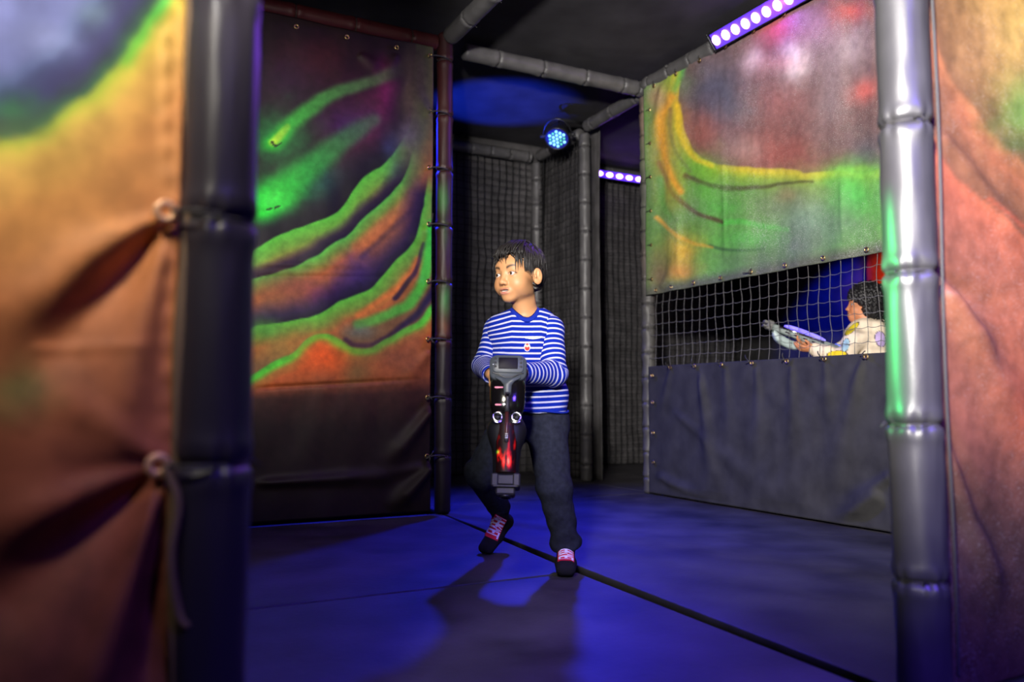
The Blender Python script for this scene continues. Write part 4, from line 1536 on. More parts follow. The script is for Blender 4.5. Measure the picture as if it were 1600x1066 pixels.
# ---- joints in the figure frame (x right, y away, z up)
J = dict(
    neck=L(822, 494, 2.90), chest=L(822, 540, 2.89), pelvis=L(832, 650, 2.90),
    sh_r=L(777, 515, 2.92), el_r=L(756, 573, 2.86), wr_r=L(768, 586, 2.665),
    sh_l=L(858, 516, 2.88), el_l=L(866, 584, 2.80), wr_l=L(812, 583, 2.655),
    hip_l=L(853, 655, 2.89), kn_l=L(866, 762, 2.80), an_l=L(884, 860, 2.83),
    hip_r=L(803, 655, 2.93), kn_r=L(752, 740, 2.88), an_r=L(782, 806, 3.13))
hd_c = L(809, 431, 2.87)
HB = Head(hd_c, math.radians(-38), math.radians(-2), math.radians(2.5), 1.0)

B = Body()
HB.add(B)
B.u(cap(HB(0, -0.028, -0.060), J['neck'] + np.array([0.0, 0.01, 0.0]), 0.038, 0.042), 0.022)
B.u(cap(HB(0, 0.0, -0.078), J['neck'] + np.array([0.0, -0.01, -0.012]), 0.026, 0.036), 0.022)
B.u(cap(J['neck'] + np.array([-0.05, 0.01, -0.022]), J['neck'] + np.array([0.05, -0.0, -0.022]), 0.036, 0.036), 0.03)
B.u(column([(J['neck'][2] - 0.02, J['neck'][0], J['neck'][1], 0.085, 0.05), (J['chest'][2], J['chest'][0], J['chest'][1], 0.105, 0.070),
            (J['pelvis'][2] - 0.03, J['pelvis'][0], J['pelvis'][1], 0.100, 0.070)]), 0.03)
for sd in 'rl':
    B.u(cap(J['sh_' + sd], J['el_' + sd], 0.032, 0.026), 0.02)
    B.u(cap(J['el_' + sd], J['wr_' + sd], 0.026, 0.018), 0.012)
    B.u(cap(J['hip_' + sd], J['kn_' + sd], 0.055, 0.042), 0.02)
    B.u(cap(J['kn_' + sd], J['an_' + sd], 0.040, 0.024), 0.015)
# feet
FT = {}
FT['l'] = (L(884, 874, 2.86), L(884, 888, 2.70))         # heel, toe
FT['r'] = (L(790, 815, 3.20), L(760, 847, 3.10))
FT['l'][0][2], FT['l'][1][2] = 0.034, 0.024
FT['r'][1][2] = 0.023


def foot(Bd, sd, g):
    h, t = FT[sd]
    mid = h * 0.45 + t * 0.55
    up = np.array([0, 0, 1.0])
    Bd.u(cap(J['an_' + sd], h, 0.024 + g, 0.028 + g), 0.012)
    Bd.u(cap(J['an_' + sd], mid + up * 0.012, 0.026 + g, 0.026 + g), 0.014)
    Bd.u(cap(h, mid, 0.028 + g, 0.029 + g), 0.012)
    w = norm(np.cross(t - h, up)) * 0.012
    Bd.u(cap(mid - w, t - w, 0.024 + g, 0.020 + g), 0.012)
    Bd.u(cap(mid + w, t + w, 0.024 + g, 0.020 + g), 0.012)


foot(B, 'l', -0.003)
foot(B, 'r', -0.003)

# ---- toy blaster frame: a runs from the screen end to the muzzle, n faces the camera and up
g0, g1 = L(794, 578, 2.585), L(790, 752, 2.44)
ga = norm(g1 - g0)
gx = norm(np.array([1.0, 0.0, 0.0]) - ga * ga[0])
gn = norm(np.cross(ga, gx))
if gn[1] > 0:
    gn = -gn
GL = np.linalg.norm(g1 - g0)


def G(x, y, n):
    return g0 + gx * x + ga * y + gn * n


# hands close on grips behind the body
grip_r, grip_l = G(-0.040, 0.020, -0.060), G(0.040, 0.025, -0.062)
hand(B, J['wr_r'], norm(grip_r - J['wr_r']) * 1.0 + gx * 0.9, -gn * 0.3 + ga * 0.8 + gx * 0.2, -ga + gn * 0.6, (0.55, 0.9, 0.7), (0.55, 0.55, 0.35))
hand(B, J['wr_l'], -gx * 1.0 + gn * 0.1, ga * 0.5 + gn * 0.6, -ga + gn * 0.3, (0.5, 0.9, 0.7), (0.6, 0.5, 0.4))

lo = np.min([j for j in J.values()] + [FT['l'][1], FT['r'][1]], 0) - 0.14
hi = np.max([j for j in J.values()], 0) + 0.14
hi[2] = hd_c[2] + 0.15
lo[2] = -0.01
V, Q = B.mesh(lo, hi, 0.0026)
V = relax(V, Q, 1, 0.3)
boy = obj('person', place(V), Q, M['skin'], col=HB.skin_colour(V), loc=place(np.array([0.14, 2.85, 0.0])))
tag(boy, 'boy in a blue and white striped sweater crouching with a toy blaster, looking aside', 'person')
eyes(boy, HB, (math.radians(-14), math.radians(2)))

# ---- hair: one combed cap with locks and a fringe
HC = Body()
HC.u(HB.ell((0, -0.021, 0.040), (0.0785, 0.0955, 0.0815)), 0.01)
HC.u(HB.ell((0, -0.050, 0.000), (0.070, 0.060, 0.066)), 0.02)


def hair_groove(P):
    q = HB.inv(P)
    t = np.arctan2(q[..., 0], q[..., 1] + 0.05)
    ph = np.arctan2(q[..., 2] - 0.02, np.hypot(q[..., 0], q[..., 1] + 0.02))
    return 0.0020 * np.sin(26 * t + 5 * np.sin(3 * ph)) * np.clip(1.5 - ph, 0, 1) + 0.0012 * np.sin(51 * t + 8 * ph + 2)


HC.d(hair_groove)


def hair_cut(P):
    q = HB.inv(P)
    x, y, z = q[..., 0], q[..., 1], q[..., 2]
    yl = np.interp(z, [-0.07, -0.045, -0.028, -0.020, 0.012, 0.030, 0.050, 0.066, 0.080, 0.3], [-0.055, -0.040, -0.026, 0.004, 0.008, 0.028, 0.036, 0.052, 0.30, 0.30])
    yl = yl + 0.004 * np.sin(z * 400 + x * 200)
    a = y - yl
    b = -0.052 - z
    # open round the ears
    e = 0.024 - np.hypot((y + 0.014) / 0.9, (z + 0.012))
    e = np.where(np.abs(x) > 0.045, e, -1)
    return np.maximum(np.maximum(a, b), e)


HC.i(hair_cut, 0.004)
lo = hd_c - 0.16
hi = hd_c + 0.16
Vh, Qh = HC.mesh(lo, hi, 0.0026)
hair = obj('hair', place(Vh), Qh, M['hair'], boy)


def lock(mb, pts, r, n=6, flat=0.5):
    P = smooth_poly([HB(*p) for p in pts], 4)
    d = B.at(P)
    out = P - HB(0, -0.01, 0.0)
    out /= np.linalg.norm(out, axis=1, keepdims=True)
    P = P + out * np.clip(0.0018 - d, 0, 0.02)[:, None]
    t = np.linspace(0, 1, len(P))
    V, F = tube(P, r * np.clip(np.minimum(1.0, 0.45 + t * 4) * (1 - t ** 1.6) + 0.06, 0.05, 1), n, squash=flat)
    mb.add(place(V), F)


mb = MB()
rg = np.random.default_rng(5)
fringe = [(-0.058, 0.040, 0.028), (-0.050, 0.052, 0.034), (-0.043, 0.062, 0.026), (-0.036, 0.069, 0.036), (-0.028, 0.074, 0.028), (-0.021, 0.078, 0.036), (-0.012, 0.081, 0.024),
          (-0.004, 0.082, 0.036), (0.005, 0.083, 0.020), (0.013, 0.0825, 0.019), (0.021, 0.080, 0.038), (0.029, 0.076, 0.042), (0.037, 0.070, 0.034), (0.046, 0.060, 0.030), (0.053, 0.048, 0.024), (0.058, 0.040, 0.014)]
for i, (x, y, z) in enumerate(fringe):
    for k in range(3):
        j = rg.normal(size=3) * 0.0045
        bend = rg.normal() * 0.009
        zt = z + (0.018 if k else 0.006) * rg.random() + 0.010 * k + 0.010
        lock(mb, [(x * 0.62 + 0.006 + j[0], y * 0.30, 0.122 - 0.10 * abs(x)), (x * 0.86 + 0.004 + j[0], y * 0.80 + 0.004, 0.100 - 0.10 * abs(x)),
                  (x * 0.98 + bend, y + 0.006 + (0.0865 - abs(x) * 0.5 - y) * 0.3, 0.070), (x + bend * 0.5 + j[1] - 0.003, y + 0.003, 0.5 * (zt + 0.066)), (x + j[1], y + 0.0015, zt)],
             0.0036 if k else 0.0030)
for i in range(240):
    a = rg.uniform(0.55, 2 * math.pi - 0.55)        # around from front right, behind, to front left
    x, y = math.sin(a), math.cos(a)
    top = rg.uniform(0.2, 0.75)
    zt = rg.uniform(-0.045, 0.055) if y < 0.3 else rg.uniform(0.0, 0.055)
    if abs(x) > 0.8 and -0.5 < y < 0.35:
        zt = max(zt, 0.014)
    j = rg.normal(size=2) * 0.004
    g = 1.03

    def sh(f, z):
        zz = np.clip((z - 0.040) / 0.0835, -1, 1)
        r = math.sqrt(max(1 - zz * zz, 0.0)) if z > 0.04 else 1.0
        return (0.0790 * g * x * r * f, -0.021 + 0.0960 * g * y * r * f, z)
    z0 = 0.040 + 0.080 * top
    zm = (z0 + zt) / 2
    p = [sh(1, z0), sh(1, (z0 + zm) / 2), sh(1.0, zm), sh(1.0 - 0.02 * (zt < 0), (zm + zt) / 2), sh(0.99 - 0.10 * (zt < 0.0), zt)]
    p = [(q[0] + j[0] * k / 4, q[1] + (j[1] + 0.006) * k / 4, q[2]) for k, q in enumerate(p)]
    lock(mb, p, 0.0040)
for s in (-1, 1):
    for k in range(10):
        y = 0.006 + 0.0034 * k
        lock(mb, [(s * 0.070, y - 0.006, 0.05), (s * 0.0735 - s * 0.0010 * k, y, 0.024), (s * 0.0735 - s * 0.0016 * k, y + 0.001, 0.004), (s * (0.0728 - 0.0016 * k), y - 0.002, -0.030 + 0.0045 * k)], 0.0036)
for i in range(46):
    a = rg.uniform(0, 6.28)
    r = rg.uniform(0.1, 0.8)
    x, y = r * math.sin(a), r * math.cos(a)
    z = 0.04 + 0.0845 * math.sqrt(1 - r * r)
    d = 0.05
    x2, y2 = x + d / 0.079 * math.sin(a) * 0.6, y + d / 0.096 * math.cos(a) * 0.6 + 0.12
    r2 = min(math.hypot(x2, y2), 0.97)
    z2 = 0.04 + 0.0835 * math.sqrt(1 - r2 * r2)
    lock(mb, [(0.079 * x, -0.021 + 0.096 * y, z + 0.0015), (0.0395 * (x + x2), -0.021 + 0.048 * (y + y2), (z + z2) / 2 + 0.006), (0.079 * x2, -0.021 + 0.096 * y2, z2 + 0.001)], 0.0042)
mb.obj('lock', M['hair'], hair, label='combed locks and wispy fringe')

# ---- sweater
tz = lambda y: L(822, y, 2.89)[2]


def trow(y, xl, xr, hd, d=2.89):
    a, b = L(xl, y, d), L(xr, y, d)
    return (a[2], (a[0] + b[0]) / 2, (a[1] + b[1]) / 2, (b[0] - a[0]) / 2, hd)


TR = Body()
TR.u(column([trow(482, 797, 851, 0.045, 2.90), trow(489, 782, 860, 0.056, 2.90), trow(496, 768, 868, 0.066, 2.90), trow(506, 762, 876, 0.078, 2.90), trow(525, 760, 879, 0.088), trow(560, 762, 880, 0.094),
             trow(600, 766, 884, 0.098), trow(630, 772, 888, 0.100), trow(645, 776, 887, 0.098)]), 0.01)
TR.u(cap(J['neck'] + np.array([-0.085, 0.01, -0.036]), J['neck'] + np.array([0.07, -0.0, -0.034]), 0.030, 0.030), 0.03)


def torso_folds(P):
    x, y, z = P[..., 0] - J['chest'][0], P[..., 1], P[..., 2]
    low = np.clip((0.80 - z) * 5, 0, 1)
    f = 0.0040 * np.sin(z * 50 + x * 26 + 2.2 * np.sin(x * 15)) * low
    f = f + 0.0030 * np.sin(x * 60 - z * 30 + 1.2)
    # pulls from the armpits toward the waist
    for sx in (-1, 1):
        f = f + 0.0045 * np.sin((z * 0.8 + sx * x * 0.6) * 95 + 0.6 * sx) * np.exp(-((sx * x - 0.085) / 0.045) ** 2 - ((z - 0.72) / 0.10) ** 2)
    return f


TR.d(torso_folds)
nk = J['neck'] + np.array([-0.004, -0.014, 0.008])
NA = np.array([[1, 0, 0], [0, math.cos(0.5), math.sin(0.5)], [0, -math.sin(0.5), math.cos(0.5)]])
TR.s(ell(nk + np.array([0, -0.004, 0.020]), (0.052, 0.062, 0.050), NA), 0.006)
lo = np.array([J['chest'][0] - 0.24, J['chest'][1] - 0.20, tz(660)])
hi = np.array([J['chest'][0] + 0.24, J['chest'][1] + 0.20, tz(470)])
Vt, Qt = TR.mesh(lo, hi, 0.004)
Vt = relax(Vt, Qt, 1, 0.4)
PER = 0.0186
ph = (Vt[:, 2] + 0.006 * np.sin((Vt[:, 0] - J['chest'][0]) * 12 + 1.5) + 0.30 * np.clip(np.abs(Vt[:, 0] - J['chest'][0]) - 0.05, 0, 1) * np.clip((Vt[:, 2] - 0.74) / 0.10, 0, 1)) / PER
sweater = obj('sweater', place(Vt), Qt, M['knit'], boy, col=np.stack([ph, np.ones_like(ph), ph * 0], 1), label='royal blue sweater with thin white stripes')


def sleeve_run(P, b, ax1, ax2, r):
    """length along a bent sleeve, spread over the outside of the elbow"""
    q = P - b
    f1, f2 = q @ ax1, q @ ax2
    o1 = norm(ax1 * (ax2 @ ax1) - ax2)
    tot = math.acos(np.clip(ax1 @ ax2, -1, 1))
    th = np.clip(np.arctan2(f1, q @ o1), 0, tot)
    wedge = (f1 > 0) & (f2 < 0)
    upper = q @ (ax1 + ax2) < 0
    return np.where(wedge, r * th, np.where(upper, f1, f2 + r * tot))


def sleeve(sd, r, fold_seed):
    a, b, c = J['sh_' + sd], J['el_' + sd], J['wr_' + sd]
    c2 = c - norm(c - b) * 0.004
    S = Body()
    inn = a * 0.62 + (J['neck'] + np.array([0, 0, -0.03])) * 0.38
    S.u(cap(inn, a, r[0] * 0.62, r[0]), 0.02)
    S.u(cap(a, b, r[0], r[1]), 0.02)
    S.u(cap(b, c2, r[1] * 0.98, r[2]), 0.014)
    ax = norm(b - a)
    ax2 = norm(c2 - b)
    S.d(lambda P: 0.0030 * np.sin((P - b) @ ax * 78 + 3 * np.sin((P - b) @ np.array([20.0, 16, 0])) + fold_seed) * np.exp(-(np.linalg.norm(P - b, axis=-1) / 0.075) ** 2)
        + 0.0028 * np.sin((P - c2) @ ax2 * 120 + 2 * np.sin((P - c2) @ np.array([10.0, 0, 40]))) * np.exp(-(np.linalg.norm(P - c2, axis=-1) / 0.05) ** 2))
    S.i(lambda P: (P - c2) @ ax2 - 0.0, 0.003)
    S.s(cap(c2 - ax2 * 0.02, c2 + ax2 * 0.05, r[2] - 0.006, r[2] - 0.004), 0.002)
    pts = np.array([a, b, c])
    V, Q = S.mesh(pts.min(0) - 0.08, pts.max(0) + 0.08, 0.0036)
    V = relax(V, Q, 1, 0.4)
    ph = sleeve_run(V, b, ax, ax2, r[1]) / PER
    return obj('sleeve', place(V), Q, M['knit'], sweater, col=np.stack([ph, np.ones_like(ph), ph * 0], 1))


sleeve('r', (0.044, 0.040, 0.029), 0.5)
sleeve('l', (0.050, 0.045, 0.033), 2.0)
# neck band
th = np.linspace(0, 2 * math.pi, 49)[:-1]
ring = []
for t in th:
    p = nk + NA.T @ np.array([0.053 * math.cos(t), 0.063 * math.sin(t), 0.010])
    for _ in range(30):
        p = p + np.array([0, 0, 1.0]) * np.clip(-float(TR.at(p[None])[0]), -0.004, 0.004) * 0.6
    ring.append(p)
ring = np.array(ring)
for _ in range(16):
    ring = 0.5 * ring + 0.25 * (np.roll(ring, 1, 0) + np.roll(ring, -1, 0))
V, F = [], []
n = len(ring)
prof = [(0.011, 0.001), (0.004, 0.0045), (-0.004, 0.0052), (-0.010, 0.003), (-0.011, -0.003), (0.0, -0.004)]
cen = ring.mean(0)
for i, p in enumerate(ring):
    rad = norm((p - cen) * np.array([1, 1, 0.0]))
    upv = norm(np.array([0, 0, 1.0]) - rad * 0.75)
    outv = norm(np.cross(np.cross(rad, upv), upv)) * -1
    if outv @ rad < 0:
        outv = -outv
    for (aa, bb) in prof:
        V.append(p + upv * aa + outv * bb)
k = len(prof)
for i in range(n):
    for j in range(k):
        F.append((i * k + j, i * k + (j + 1) % k, ((i + 1) % n) * k + (j + 1) % k, ((i + 1) % n) * k + j))
obj('neckband', place(np.array(V)), F, M['bluerib'], sweater)
# hem band
hz = tz(643)
hem = np.array(trow(643, 775, 887, 0.098)[1:])
V, F = tube([(hem[0] + (hem[2] + 0.001) * math.cos(t), hem[1] + (hem[3] + 0.001) * math.sin(t), hz + 0.004 * math.sin(3 * t)) for t in np.linspace(0, 2 * math.pi, 60)], 0.0042, 6, caps=False)
obj('hem', place(V), F, M['bluerib'], sweater)


def to_surface(Bd, p, n, far=0.2):
    p = np.asarray(p, float) + np.asarray(n) * far
    for _ in range(60):
        f = Bd.at(p[None])[0]
        if f < 0.0006:
            break
        p = p - np.asarray(n) * min(f * 0.8, 0.03)
    return p


# little stitched badge and pocket edge on the chest
fr = np.array([0, -1.0, 0])
bp = to_surface(TR, L(823, 545, 2.89), fr)
mb = MB()
V, F = ball((0, 0, 0), (0.0108, 0.0024, 0.0145), 20, 8)
obj('badge', place(V + bp + (0, -0.001, -0.001)), F, mat('badge_white', (0.75, 0.68, 0.72), 0.8), sweater, label='small badge of a round red figure with a pale face')
badge = sweater.children[-1]
for nm, c0, r0, colr in (('red_body', (0, -0.0032, -0.004), (0.0085, 0.0022, 0.0085), (0.42, 0.022, 0.02)), ('pale_face', (0, -0.0042, 0.0030), (0.0052, 0.0020, 0.0052), (0.75, 0.55, 0.36)),
                         ('cap', (0, -0.0040, 0.0090), (0.0052, 0.0020, 0.0034), (0.28, 0.02, 0.03)), ('eye_dot', (0, -0.0062, 0.0036), (0.0016, 0.0008, 0.0012), (0.10, 0.06, 0.02))):
    V, F = ball(c0, r0, 14, 6)
    obj(nm, place(V + bp), F, mat('badge_' + nm, colr, 0.8), badge)
pp = [to_surface(TR, L(x, y, 2.89), fr) + fr * 0.0015 for x, y in ((820, 531.5), (826, 532), (834, 532.3), (842, 531), (847, 529.5))]
V, F = tube(smooth_poly(pp), [0.0012] * 6 + [0.0022] * 12 + [0.0014] * 7, 6)
obj('pocket_edge', place(V), F, mat('pocket_white', (0.72, 0.72, 0.82), 0.85), sweater)

# ---- trousers
TB = Body()
TB.u(column([trow(632, 778, 884, 0.088, 2.90), trow(655, 772, 887, 0.094, 2.90), trow(672, 770, 888, 0.088, 2.91), trow(686, 785, 880, 0.07, 2.91)]), 0.01)
TB.u(cap(J['hip_r'] + np.array([0.0, 0, -0.01]), J['kn_r'], 0.074, 0.058), 0.03)
TB.u(cap(J['kn_r'], J['an_r'] + np.array([0, 0, 0.02]), 0.056, 0.040), 0.02)
TB.u(cap(J['hip_l'] + np.array([0.0, 0, -0.01]), J['kn_l'], 0.074, 0.059), 0.03)
TB.u(cap(J['kn_l'], J['an_l'] + np.array([0, 0, 0.03]), 0.058, 0.046), 0.02)
TB.u(cap(J['an_l'] + np.array([-0.012, 0, 0.020]), J['an_l'] + np.array([0.012, 0.0, 0.022]), 0.043, 0.044), 0.012)


def tr_folds(P):
    out = 0
    for p, ax, f, w, a, ph in ((J['kn_l'] + np.array([0, 0, -0.02]), (0.35, 0.2, 1), 92, 0.09, 0.0034, 0), (J['an_l'] + np.array([0, 0, 0.06]), (-0.4, 0.3, 1), 105, 0.07, 0.0055, 1),
                               (J['kn_r'], (0.8, 0.2, 0.7), 88, 0.08, 0.0042, 2), (J['an_r'] + np.array([0, 0, 0.05]), (-0.5, 0.2, 1), 120, 0.06, 0.0050, 0), (J['hip_l'], (0.7, 0.2, 0.7), 60, 0.11, 0.0030, 1),
                               (J['hip_r'], (-0.7, 0.2, 0.7), 60, 0.11, 0.0030, 1)):
        d = P - p
        out = out + a * np.sin(d @ (norm(ax) * f) + ph + 1.6 * np.sin(d @ np.array([31.0, 24, 9]))) * np.exp(-(np.linalg.norm(d, axis=-1) / w) ** 2)
    return out


TB.d(tr_folds)
for sd, off in (('l', 0.006), ('r', 0.012)):
    axd = norm(J['an_' + sd] - J['kn_' + sd])
    e = J['an_' + sd] - axd * off
    ctr = J['an_' + sd]

    def cutf(P, e=e, axd=axd, ctr=ctr):
        near = np.linalg.norm(P - ctr, axis=-1) < 0.13
        return np.where(near, (P - e) @ axd, -1)
    TB.i(cutf, 0.003)
    TB.s(cap(e - axd * 0.015, e + axd * 0.04, 0.034, 0.034), 0.002)
pts = np.array([J[k] for k in ('hip_l', 'hip_r', 'kn_l', 'kn_r', 'an_l', 'an_r', 'pelvis')])
Vp, Qp = TB.mesh(pts.min(0) - 0.13, pts.max(0) + 0.13, 0.0042)
Vp = relax(Vp, Qp, 1, 0.4)
trousers = obj('trousers', place(Vp), Qp, M['jersey'], boy, label='dark charcoal jogging trousers')

# ---- socks with a printed word
LET = {'M': ('10001', '11011', '10101', '10101', '10001', '10001', '10001'), 'A': ('01110', '10001', '10001', '11111', '10001', '10001', '10001'),
       'R': ('11110', '10001', '10001', '11110', '10100', '10010', '10001'), 'V': ('10001', '10001', '10001', '10001', '01010', '01010', '00100'),
       'E': ('11111', '10000', '10000', '11110', '10000', '10000', '11111'), 'L': ('10000', '10000', '10000', '10000', '10000', '10000', '11111')}
WORD = 'MARVEL'


def word_mask(u, v):
    """u runs along the word 0..1, v across the letters 0..1 from top to bottom"""
    n = len(WORD)
    i = np.clip((u * n).astype(int), 0, n - 1)
    x = (u * n - i)
    cx = np.clip((x * 5.4 - 0.05).astype(int), -1, 5)
    cy = np.clip((v * 7).astype(int), 0, 6)
    out = np.zeros(u.shape)
    for k in range(u.size):
        c0 = cx.flat[k]
        if 0 <= c0 < 5 and x.flat[k] * 5.4 - 0.05 >= 0:
            out.flat[k] = LET[WORD[i.flat[k]]][cy.flat[k]][c0] == '1'
    return out


for sd in 'lr':
    SK = Body()
    foot(SK, sd, 0.001)
    SK.u(cap(J['an_' + sd], J['an_' + sd] + norm(J['kn_' + sd] - J['an_' + sd]) * 0.07, 0.029, 0.034), 0.012)
    h, t = FT[sd]
    pts = np.array([h, t, J['an_' + sd]])
    V, Q = SK.mesh(pts.min(0) - 0.11, pts.max(0) + 0.11, 0.0034)
    if sd == 'l':
        V[:, 2] = np.maximum(V[:, 2], 0.001)
    else:
        V[:, 2] = np.maximum(V[:, 2], 0.0005)
    sock = obj('sock', place(V), Q, M['sock'], boy, label='black ankle sock with a white and red printed panel')
    # panel over the instep
    ank = J['an_' + sd]
    run = t - ank
    pa, pb = (ank + run * 0.22, ank + run * 0.80) if sd == 'l' else (ank + run * 0.05, ank + run * 0.70)
    wd2 = norm(np.array([1.0, 0.05, 0.0])) if sd == 'l' else norm(np.array([0.95, 0.15, 0.25]))
    wd2 = norm(wd2 - norm(run) * (wd2 @ norm(run)))
    nrm = norm(np.cross(wd2, run))
    if nrm[1] > 0:
        nrm = -nrm
    hw = 0.027
    nu, nv = 61, 97
    uu, vv = np.meshgrid(np.linspace(-1, 1, nu), np.linspace(0, 1, nv))
    uu, vv = uu.ravel(), vv.ravel()
    Pn = pa + (pb - pa) * vv[:, None] + wd2 * hw * uu[:, None] + nrm * 0.09
    for _ in range(70):
        f = SK.at(Pn) - 0.0014
        Pn = Pn - nrm * np.clip(f * 0.8, -0.004, 0.01)[:, None]
    okv = np.abs(SK.at(Pn) - 0.0014) < 0.002
    Fp = grid_faces(nu, nv)
    Fp = Fp[okv[Fp].all(1)]
    msk = word_mask(np.clip(vv / 0.94, 0, 0.999), np.clip(uu * 0.53 + 0.5, 0, 0.999) if True else uu)
    g2 = msk.reshape(nv, nu)
    msk = np.maximum(g2, np.maximum(np.roll(g2, 1, 1), np.roll(g2, 1, 0))).ravel()
    inside = (np.abs(uu) < 0.90) & (vv < 0.93) & (vv > 0.02)
    C = np.tile(np.array([0.62, 0.02, 0.05]), (len(uu), 1))
    C[(msk > 0.5) & inside] = (0.80, 0.76, 0.95)
    pr = obj('sock_print', place(Pn), Fp, M['print'], sock, col=C, label='red panel with white lettering')
    solid(pr, 0.0012, -1)

# ================================================================== toy blaster held by the boy
gun = thing('toy_blaster', 'black and grey toy blaster with a screen and red lit chamber, held by the boy', 'toy blaster', place(G(0, GL, 0)))


def gobj(mb, name, m, parent=None, **k):
    V = np.concatenate(mb.V)
    o = obj(name, place(V), mb.F, m, parent or gun, **k)
    return o


def gloft(rows, n=36, ex=2.6):
    """rows: (y along, half width, n centre, half depth); super-elliptical sections"""
    R = np.array(rows, float)
    ys = []
    for a, b in zip(R[:-1, 0], R[1:, 0]):
        ys += list(np.linspace(a, b, 5, endpoint=False))
    ys.append(R[-1, 0])
    sm = smooth_poly(np.column_stack([R[:, 0] * 10, R[:, 1:]]), 5)
    V, F = [], []
    th = np.linspace(0, 2 * np.pi, n, endpoint=False)
    cs, sn = np.cos(th), np.sin(th)
    for y, hw, nc, hd in sm:
        x = np.sign(cs) * np.abs(cs) ** (2 / ex) * hw
        z = np.sign(sn) * np.abs(sn) ** (2 / ex) * hd + nc
        for k in range(n):
            V.append(G(x[k], y / 10, z[k]))
    m = len(sm)
    F = [(i * n + j, i * n + (j + 1) % n, (i + 1) * n + (j + 1) % n, (i + 1) * n + j) for i in range(m - 1) for j in range(n)]
    F += [tuple(range(n)), tuple(range((m - 1) * n, m * n))[::-1]]
    return V, F


# glossy body, waist and lower bulge
mb = MB()
mb.add(*gloft([(0.030, 0.050, -0.012, 0.030), (0.050, 0.0560, -0.008, 0.036), (0.085, 0.0560, -0.006, 0.038), (0.120, 0.0535, -0.006, 0.037), (0.143, 0.046, -0.008, 0.032), (0.152, 0.038, -0.010, 0.026), (0.158, 0.030, -0.01, 0.02)]))
gobj(mb, 'body', M['gloss'])
mb = MB().add(*gloft([(0.140, 0.030, -0.012, 0.024), (0.160, 0.046, -0.010, 0.030), (0.185, 0.0585, -0.008, 0.034), (0.205, 0.0600, -0.008, 0.035), (0.230, 0.0540, -0.008, 0.033), (0.260, 0.0440, -0.008, 0.030),
                      (0.300, 0.0400, -0.008, 0.029), (0.340, 0.0395, -0.008, 0.029)], ex=2.3))
gobj(mb, 'chamber_housing', M['dull'])
# grey screen surround with its central stalk
mb = MB()


def plate(mb, outline, n0, n1, bev=0.003):
    O = np.array(outline, float)
    c0 = O.mean(0)
    k = len(O)
    V = [G(x, y, n0) for x, y in O]
    V += [G(x, y, n1 - bev) for x, y in O]
    V += [G(*(c0 + (np.array([x, y]) - c0) * 0.95), n1) for x, y in O]
    F = [(i, (i + 1) % k, k + (i + 1) % k, k + i) for i in range(k)] + [(k + i, k + (i + 1) % k, 2 * k + (i + 1) % k, 2 * k + i) for i in range(k)]
    F += [tuple(range(2 * k, 3 * k)), tuple(range(k))[::-1]]
    mb.add(V, F)


def rrect(x0, x1, y0, y1, r, k=6):
    out = []
    for cx, cy, a0 in ((x1 - r, y1 - r, 0), (x0 + r, y1 - r, 90), (x0 + r, y0 + r, 180), (x1 - r, y0 + r, 270)):
        for a in np.linspace(a0, a0 + 90, k):
            out.append((cx + r * math.cos(math.radians(a)), cy + r * math.sin(math.radians(a))))
    return out


plate(mb, rrect(-0.0580, 0.0580, -0.040, 0.044, 0.024), -0.030, 0.028, 0.006)
bez = gobj(mb, 'screen_surround', M['graypl'], label='grey rounded surround of the screen')
mb = MB()
plate(mb, rrect(-0.0490, 0.0490, -0.034, 0.022, 0.014), 0.026, 0.0325, 0.002)
gobj(mb, 'raised_panel', M['graypl'], bez)
mb = MB()
plate(mb, rrect(-0.0300, 0.0300, -0.028, 0.010, 0.0025), 0.030, 0.0342, 0.001)
gobj(mb, 'screen', M['screen'], bez, label='dark screen')
mb = MB()
plate(mb, [(-0.040, 0.030), (-0.020, 0.0375), (0.0, 0.040), (0.020, 0.0375), (0.040, 0.030), (0.040, 0.040), (0.022, 0.050), (0.0125, 0.062), (0.0105, 0.095), (-0.0105, 0.095), (-0.0125, 0.062), (-0.022, 0.050), (-0.040, 0.040)][::-1], 0.015, 0.0340, 0.002)
gobj(mb, 'stalk', M['graypl'], bez)
mb = MB()
V, F = tube([G(x, y, 0.0290) for x, y in smooth_poly([(-0.048, 0.022), (-0.034, 0.026), (-0.018, 0.034), (0, 0.037), (0.018, 0.034), (0.034, 0.026), (0.048, 0.022)])], 0.0022, 6)
gobj(MB().add(V, F), 'trim_groove', M['plastic'], bez)
for sx in (-1, 1):
    for ky in range(3):
        gobj(MB().add(*ball(G(sx * 0.0400, -0.024 + 0.013 * ky, 0.0325), np.array((0.0042, 0.0042, 0.0022)), 12, 6, np.array([gx, ga, gn]))), 'button', M['darkgray'], bez)
gobj(MB().add(*ball(G(-0.046, -0.004, 0.0310), 0.0020, 8, 6)), 'indicator', mat('white_indicator', (0.7, 0.7, 0.7), 0.4, emit=(0.8, 0.8, 0.8), estr=0.6), bez)
